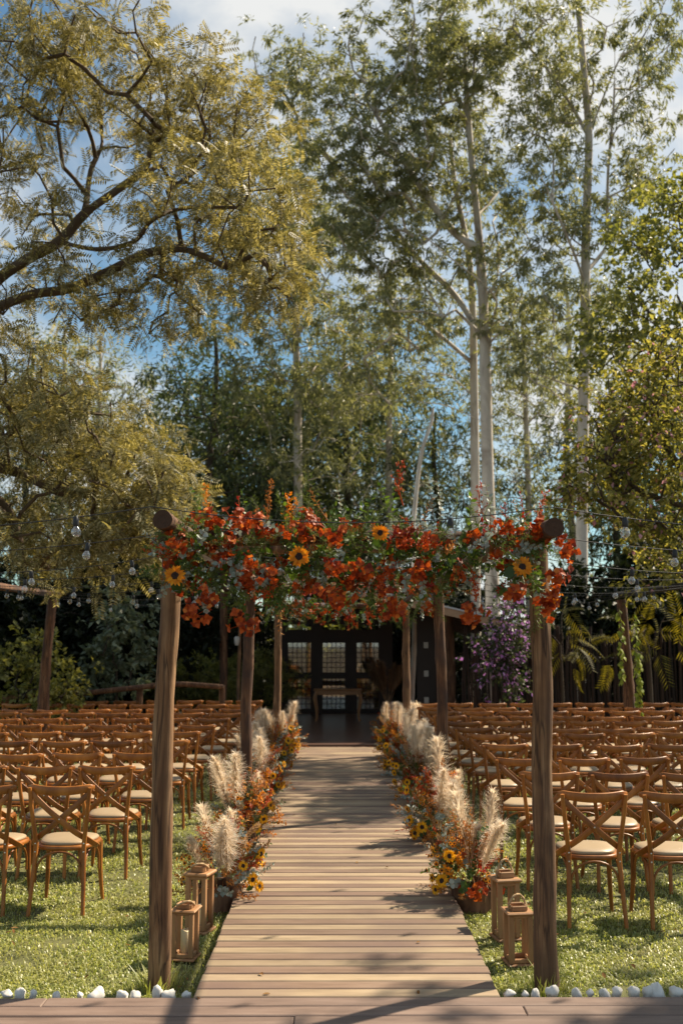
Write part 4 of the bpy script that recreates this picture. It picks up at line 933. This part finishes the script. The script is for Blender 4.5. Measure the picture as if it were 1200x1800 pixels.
Y = 27.5
tree('eucalyptus_tree', 'slimmer white eucalyptus trunk standing just left of the tallest one', [
    PP(Y, (836, 1250), (835, 1000), (834, 800), (832, 640), (830, 540), (822, 440), (800, 330), (790, 240)), PP(Y, (832, 640), (760, 580), (690, 540), (640, 520))],
    [E(640, 560, 100, 70, Y, 2, 16), E(750, 560, 80, 70, Y, 2, 10), E(800, 300, 90, 110, Y, 2, 12), E(620, 690, 80, 60, Y, 1.6, 12), E(700, 650, 70, 60, Y, 1.6, 8)],
    'lance', 180, .62, .17, M['T2'], M['ebark'], 44, (.15, .06), mind=.6, droop=.8, r_tip=.012)
Y = 24.0
tree('eucalyptus_tree', 'tall eucalyptus with grey trunk at right, thin crown against white cloud', [
    PP(Y, (1022, 1262), (1022, 900), (1026, 650), (1028, 500), (1030, 380), (1034, 240), (1025, 120), (1015, 0), (1010, -100)),
    PP(Y, (1028, 500), (1010, 450, -.5), (985, 390, -1), (960, 330, -1.2)), PP(Y, (1028, 480), (1060, 440, .5), (1085, 380, .8), (1110, 300, 1), (1130, 220, 1)), PP(Y, (1034, 240), (1000, 180), (960, 120), (900, 50)), PP(Y, (1034, 240), (1060, 170), (1090, 100), (1130, 40)), PP(Y, (1066, 420), (1068, 300), (1078, 180), (1080, 60))],
    [E(960, 190, 80, 100, Y, 1.8, 22), E(1040, 100, 110, 110, Y, 2, 26), E(960, 330, 80, 80, Y, 1.6, 18), E(1130, 250, 60, 100, Y, 1.5, 10), E(1110, 340, 60, 60, Y, 1.5, 10), E(1000, 420, 80, 50, Y, 1.6, 12), E(920, 30, 100, 60, Y, 1.6, 14), E(1170, 60, 80, 80, Y, 1.6, 14), E(1080, 540, 70, 60, Y, 1.6, 8), E(960, 520, 60, 60, Y, 1.6, 10), E(940, 640, 70, 60, Y, 1.6, 12)],
    'lance', 190, .54, .16, M['T2'], M['ebark'], 45, (.15, .06), mind=.55, droop=.8, r_tip=.011)
Y = 30.0
tree('eucalyptus_tree', 'pale straight eucalyptus trunk behind the garland left of centre', [
    PP(Y, (526, 1240), (524, 900), (523, 700), (520, 600), (518, 480), (512, 380), (520, 300)), PP(Y, (521, 620), (480, 560), (430, 520), (390, 500)), PP(Y, (520, 600), (560, 520), (590, 460))],
    [E(480, 400, 90, 110, Y, 2.2, 26), E(570, 420, 80, 110, Y, 2.2, 24), E(430, 560, 110, 80, Y, 2.2, 22), E(560, 580, 80, 70, Y, 2.2, 20), E(490, 300, 70, 60, Y, 2, 12), E(480, 680, 110, 60, Y, 2, 22), E(600, 690, 70, 60, Y, 2, 14), E(550, 800, 90, 60, Y, 2, 14)],
    'lance', 170, .68, .19, M['T2'], M['ebark'], 46, (.15, .06), mind=.7, droop=.7, r_tip=.012)

# broad yellow-green trees on the right
Y = 17.5
tree('leafy_tree', 'yellow-green leafy tree at the right edge below the white cloud', [
    [(7.6, Y, -.1), (7.5, Y, 2), *PP(Y, (1290, 760), (1240, 640), (1190, 520))], PP(Y, (1240, 640), (1150, 560), (1100, 500)), PP(Y, (1240, 640), (1260, 480), (1230, 400))],
    [E(1150, 420, 80, 90, Y, 1.6, 26), E(1120, 560, 80, 70, Y, 1.5, 24), E(1190, 360, 60, 60, Y, 1.4, 14), E(1060, 600, 50, 60, Y, 1.2, 12), E(1270, 480, 90, 160, Y, 1.8, 26), E(1170, 660, 80, 60, Y, 1.4, 14)],
    'oval', 62, .40, .115, M['T3'], M['dbark'], 47, (.13, .02), mind=.4, droop=.4)
Y = 13.5
tree('flowering_bush', 'tall bronze-green bush dotted with pale pink flowers at right', [
    [(5.4, Y, -.1), (5.3, Y, 1.2), *PP(Y, (1230, 900), (1180, 800), (1130, 720))], PP(Y, (1230, 900), (1120, 860), (1050, 800)), PP(Y, (1230, 900), (1250, 760), (1230, 660))],
    [E(1150, 700, 90, 90, Y, 1.2, 40), E(1080, 780, 90, 90, Y, 1.2, 40), E(1150, 880, 90, 90, Y, 1.2, 40), E(1010, 860, 50, 60, Y, .9, 16), E(1250, 760, 90, 150, Y, 1.3, 36), E(1170, 980, 70, 60, Y, 1, 18), E(1180, 620, 50, 40, Y, .9, 8)],
    'oval', 58, .29, .080, M['T6'], M['dbark'], 48, (.09, .02), mind=.25, droop=.5, extra=M['pink'], ex_frac=.05, cat='bush')
# trees beyond the right edge of the lawn, whose shade dapples it
bt = thing('bare_trunk', 'thin pale bare trunk leaning up behind the garland centre', 'tree', tuple(P(722, 1262, 24.5)))
b0 = P(722, 1262, 24.5); O('trunk', log_mesh([tuple(P(a, b, 24.5) - b0) for a, b in ((722, 1262), (728, 1000), (738, 830), (748, 760), (760, 715))], .07, .035, 77, M['ebark'], n=9, rings=16, knots=2, wob=.05), bt)
for i, (x, y, z, rx, n) in enumerate(((7.9, 8.4, 5.8, 1.7, 13), (9.6, 12.6, 7.6, 1.9, 14), (5.9, 7.5, 6.5, 1.3, 12))):
    tree('leafy_tree', f'leafy shade tree beyond the right edge of the lawn, {ordn[i]} along it', [[(x, y, -.1), (x, y, 2), (x - .2, y, z - 1.2), (x, y, z)]], [((x, y, z), (rx, rx, 1.5), n)], 'oval', 80, .45, .14, M['T3'], M['dbark'], 70 + i, (.13, .08), mind=.5, droop=.4)

# background trees: four kinds, copied
def bg_proto(seed, kind, per, size, lm, bm, H, rad, n):
    rs = np.random.default_rng(seed)
    T_ = ell_pts((0, 0, H * .62), (H * .24, H * .22, H * .36), n, H * .05, rs)
    limbs = [np.array([(0, 0, -.2), (.1, 0, H * .25), (-.1, .1, H * .5), (.1, 0, H * .8), (0, 0, H * .95)])]
    nodes, chains, R = skeleton(limbs, T_, rs, .012, maxr=.2)
    return wood_mesh(nodes, chains, R, bm, (.17, .05)), crown_mesh('crown', T_, kind, per, rad, size, lm, .6, seed)
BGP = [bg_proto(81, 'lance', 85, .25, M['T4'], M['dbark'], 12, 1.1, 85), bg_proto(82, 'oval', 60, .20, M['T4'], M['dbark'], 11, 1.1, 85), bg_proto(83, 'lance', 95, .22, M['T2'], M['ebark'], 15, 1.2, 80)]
bgt = [(368, 32, 0, 1.08, 'behind the pergola left of the pale straight trunk'), (405, 38, 1, 1.2, 'behind the left end of the garland'), (605, 36, 0, 1.15, 'behind the middle of the garland'), (690, 34, 2, 1.05, 'behind the garland, left of the white trunks'),
       (770, 36, 0, .9, 'directly left of the white twin trunks'), (930, 34, 2, 1.0, 'between the white trunks and the grey one'), (1010, 40, 2, 1.2, 'far behind the grey trunk'), (1090, 36, 0, 1.0, 'behind the pink-dotted bush'), (1190, 38, 1, 1.2, 'at the far right edge'), (95, 36, 2, .95, 'far left behind the drooping fronds'), (40, 36, 0, 1.1, 'at the far left edge'), (160, 34, 2, .88, 'left, beside the blue gap of sky'), (470, 40, 1, 1.2, 'low behind the garland left of centre'), (650, 42, 0, 1.2, 'far behind the middle of the garland'), (540, 38, 1, 1.15, 'low behind the garland, right beside the pale straight trunk'), (325, 42, 0, 1.15, 'far back, right of the blue gap of sky')]
random.seed(91)
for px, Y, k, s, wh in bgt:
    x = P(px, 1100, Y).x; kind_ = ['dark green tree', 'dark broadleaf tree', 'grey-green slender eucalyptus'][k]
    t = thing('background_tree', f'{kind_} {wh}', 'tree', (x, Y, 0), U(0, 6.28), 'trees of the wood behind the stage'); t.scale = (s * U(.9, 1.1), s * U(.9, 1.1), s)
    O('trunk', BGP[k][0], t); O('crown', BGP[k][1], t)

# undergrowth that closes the view below the crowns: one mass nobody could count
def understory():
    rs = np.random.default_rng(5); n = 52000
    X = (rs.random(n) * 2 - 1) * 22; Y = 29 + rs.random(n) * 7; H = 3.4 + 1.3 * np.sin(X * .7) + .8 * np.sin(X * 1.9 + 1); Z = rs.random(n) ** .9 * H
    Yb = Y + 0; pos = np.stack([X, Yb, Z], -1); d = nrm(rs.normal(size=(n, 3)) + np.array((0, -.3, -.3))); up = nrm(rs.normal(size=(n, 3)) * .7 + np.array((0, -.4, 1)))
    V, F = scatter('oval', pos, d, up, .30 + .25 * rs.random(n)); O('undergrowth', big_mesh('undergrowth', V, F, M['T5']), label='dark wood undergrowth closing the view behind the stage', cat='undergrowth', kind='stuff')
understory()

def shrub(name, label, x, y, w_, d_, h, kind, per, n, size, lm, seed, z0=.0, rad=.3, extra=None, ex=0., cat='shrub', droop=.3):
    rs = np.random.default_rng(seed); T_ = ell_pts((0, 0, z0 + (h - z0) * .55), (w_, d_, (h - z0) * .5), n, .12, rs)
    nodes, chains, R = skeleton([np.array([(0, 0, -.05), (.02, 0, max(.2, z0 * .7)), (0, 0, z0 + (h - z0) * .4)])], T_, rs, .006, maxr=.05)
    t = thing(name, label, cat, (x, y, 0)); O('stem', wood_mesh(nodes, chains, R, M['dbark'], (.04, .02), 'stem'), t); O('foliage', crown_mesh('foliage', T_, kind, per, rad, size, lm, droop, seed, .8, extra, ex), t); return t
def SX(px, Y): return P(px, 1180, Y).x
shrub('shrub', 'loose olive shrub lit by sun behind the left rows of chairs', SX(300, 21.5), 21.5, 1.5, .7, 1.5, 'lance', 150, 60, .12, M['T3'], 201, .2)
shrub('shrub', 'olive shrub between the dark left pavilion posts', SX(440, 23.5), 23.5, 1.0, .7, 1.6, 'lance', 150, 45, .12, M['T3'], 202, .2)
shrub('shrub', 'pale sage leaved shrub in front of dark foliage at left', SX(205, 17.6), 17.6, .62, .5, 2.5, 'oval', 60, 26, .13, M['pale'], 203, .7)
shrub('shrub', 'yellowing shrub beside the left frame post', SX(45, 16.8), 16.8, .7, .5, 2.1, 'oval', 60, 26, .10, M['T6'], 204, .2)
shrub('shrub', 'small yellow-leaved shrub right of the left frame post', SX(112, 16.2), 16.2, .28, .28, 1.5, 'oval', 90, 16, .09, M['T6'], 205, .1)
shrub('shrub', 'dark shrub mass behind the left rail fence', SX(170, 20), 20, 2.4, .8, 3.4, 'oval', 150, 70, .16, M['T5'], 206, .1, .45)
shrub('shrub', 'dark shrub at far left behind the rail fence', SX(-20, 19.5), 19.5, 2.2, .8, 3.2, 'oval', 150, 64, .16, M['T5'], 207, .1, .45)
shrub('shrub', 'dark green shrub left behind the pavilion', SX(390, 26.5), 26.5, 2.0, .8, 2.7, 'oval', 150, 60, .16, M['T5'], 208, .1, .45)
shrub('shrub', 'green shrub behind the glazed screen', SX(590, 28), 28, 2.6, .6, 2.5, 'oval', 150, 60, .15, M['T3'], 209, .1, .4)
shrub('shrub', 'dark green shrub right behind the pavilion', SX(760, 27.5), 27.5, 2.0, .8, 3.0, 'oval', 150, 60, .16, M['T5'], 210, .1, .45)
shrub('bougainvillea', 'violet flowering bougainvillea behind the right front post', SX(893, 17.6), 17.6, .38, .36, 2.6, 'oval', 90, 42, .075, M['T4'], 211, .8, .24, M['purple'], .22)
shrub('palm_shrub', 'yellowed feathery palm behind the right lawn post', SX(1140, 17.4), 17.4, .7, .5, 2.4, 'palm', 4, 9, .55, M['palm'], 212, 1.4, .3, cat='palm')
shrub('palm_shrub', 'feathery palm just right of the right front post', SX(985, 17.8), 17.8, .4, .4, 2.4, 'palm', 4, 6, .5, M['palm'], 213, 1.4, .3, cat='palm')
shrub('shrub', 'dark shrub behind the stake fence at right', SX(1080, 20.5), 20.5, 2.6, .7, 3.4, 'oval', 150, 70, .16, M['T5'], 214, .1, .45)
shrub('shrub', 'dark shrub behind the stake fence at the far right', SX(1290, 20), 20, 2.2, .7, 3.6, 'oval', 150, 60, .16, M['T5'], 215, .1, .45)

# vine hanging beside the right frame post
random.seed(61)
vn = thing('hanging_vine', 'lime green vine trailing down the right frame post', 'vine', (4.42, 15.3, 0))
for dx, z0, z1 in ((-.11, 2.35, 1.25), (.12, 2.3, .75), (.15, 1.7, .72)):
    mb = MB(); pts = [(dx + .02 * math.sin(z * 7), -.06, z) for z in np.linspace(z0, z1, 14)]; tube(pts, .006, 4, mb=mb, mat=1, cap=False)
    for i in range(46):
        z = z1 + (z0 - z1) * i / 46; a = U(0, 6.28); put(mb, blade(U(.07, .11), U(.05, .075), -.5, .2, 3), frame((math.cos(a), -abs(math.sin(a)), -.9)), (dx + U(-.03, .03), -.07, z), 0)
    O('vine_strand', mb.mesh('vine_strand', [M['vine'], M['stem']]), vn)

# stake fence on the right
random.seed(62)
fn = thing('stake_fence', 'dark fence of rough upright wooden stakes behind the right chairs', 'fence', (0, 18.9, 0))
stk = [log_mesh([(0, 0, -.05), (U(-.02, .02), 0, 1.0), (U(-.03, .03), 0, 2.0)], .033, .024, 700 + i, M['stake'], n=7, rings=5, knots=0) for i in range(5)]
for s_ in stk: s_.name = 'stake'
x = 2.35
while x < 7.6:
    O('stake', random.choice(stk), fn, (x, U(-.03, .03), 0), (0, U(-.025, .025), U(0, 6.28)), (U(.8, 1.2), U(.8, 1.2), U(.9, 1.08))); x += U(.042, .066)
for z in (.5, 1.5): O('fence_rail', tube([(2.3, .06, z), (5, .06, z + .03), (7.6, .06, z)], .035, 8).mesh('fence_rail', M['darkwood']), fn)
# rail fence on the left
rfn = thing('rail_fence', 'low fence of rough log rails behind the left chairs', 'fence', (0, 0, 0))
for pts, r in (((( -60, 1236), (0, 1229), (76, 1221)), .05), (((104, 1223), (200, 1213), (300, 1203), (392, 1207)), .048)):
    Yr = 16.9; O('rail', log_mesh([tuple(P(a, b, Yr)) for a, b in pts], r, r * .9, int(pts[0][0]) + 800, M['log'] if pts[0][0] < 0 else M['log_r'], n=10, rings=12, knots=2), rfn)
for px in (-30, 90, 245, 390): p = P(px, 1215, 16.95); O('fence_post', log_mesh([(p.x, 16.99, -.1), (p.x, 16.99, .5), (p.x, 16.99, p.z + .1)], .055, .05, 820 + px, M['log_r'], n=10, rings=8, knots=1), rfn)
# slim lamp post by the left pavilion post
lp = P(419, 1250, 19.2)
lt = thing('lamp_post', 'slim wooden post with a small white lamp left of the stage', 'lamp', (lp.x, 19.2, 0))
O('pole', log_mesh([(0, 0, 0), (0, 0, 1.2), (.01, 0, 2.4)], .035, .032, 830, M['log'], n=10, rings=8, knots=0), lt)
O('lamp_shade', tube([(0, 0, 1.78), (0, 0, 1.84), (0, 0, 1.93), (0, 0, 1.95)], [.03, .05, .055, .03], 12).mesh('lamp_shade', M['plate']), lt).location = (-.04, -.06, 0)

# fallen leaves on the lawn (uncountable litter)
random.seed(63); mb = MB()
for i in range(130):
    y = 5.2 + random.random() ** 1.6 * 7; x = U(-.4, .4) * y
    if WX0 - .03 < x < WX1 + .03:
        if U(0, 1) < .75: continue
        z = DZ + .006
    else: z = .045
    put(mb, blade(U(.025, .055), U(.014, .026), U(-1.2, 1.2), .5, 3), frame((U(-1, 1), U(-1, 1), U(-.15, .15)), (U(-.3, .3), U(-.3, .3), 1)), (x, y, z), 0)
M['litter'] = leafmat('fallen_leaf', ((.10, .045, .015), (.20, .10, .035), (.30, .18, .07)), .2, (1.1, 1, .8), .8, .1)
O('fallen_leaves', mb.mesh('fallen_leaves', M['litter']), label='scattered brown fallen leaves on lawn and planks', cat='leaves', kind='stuff')
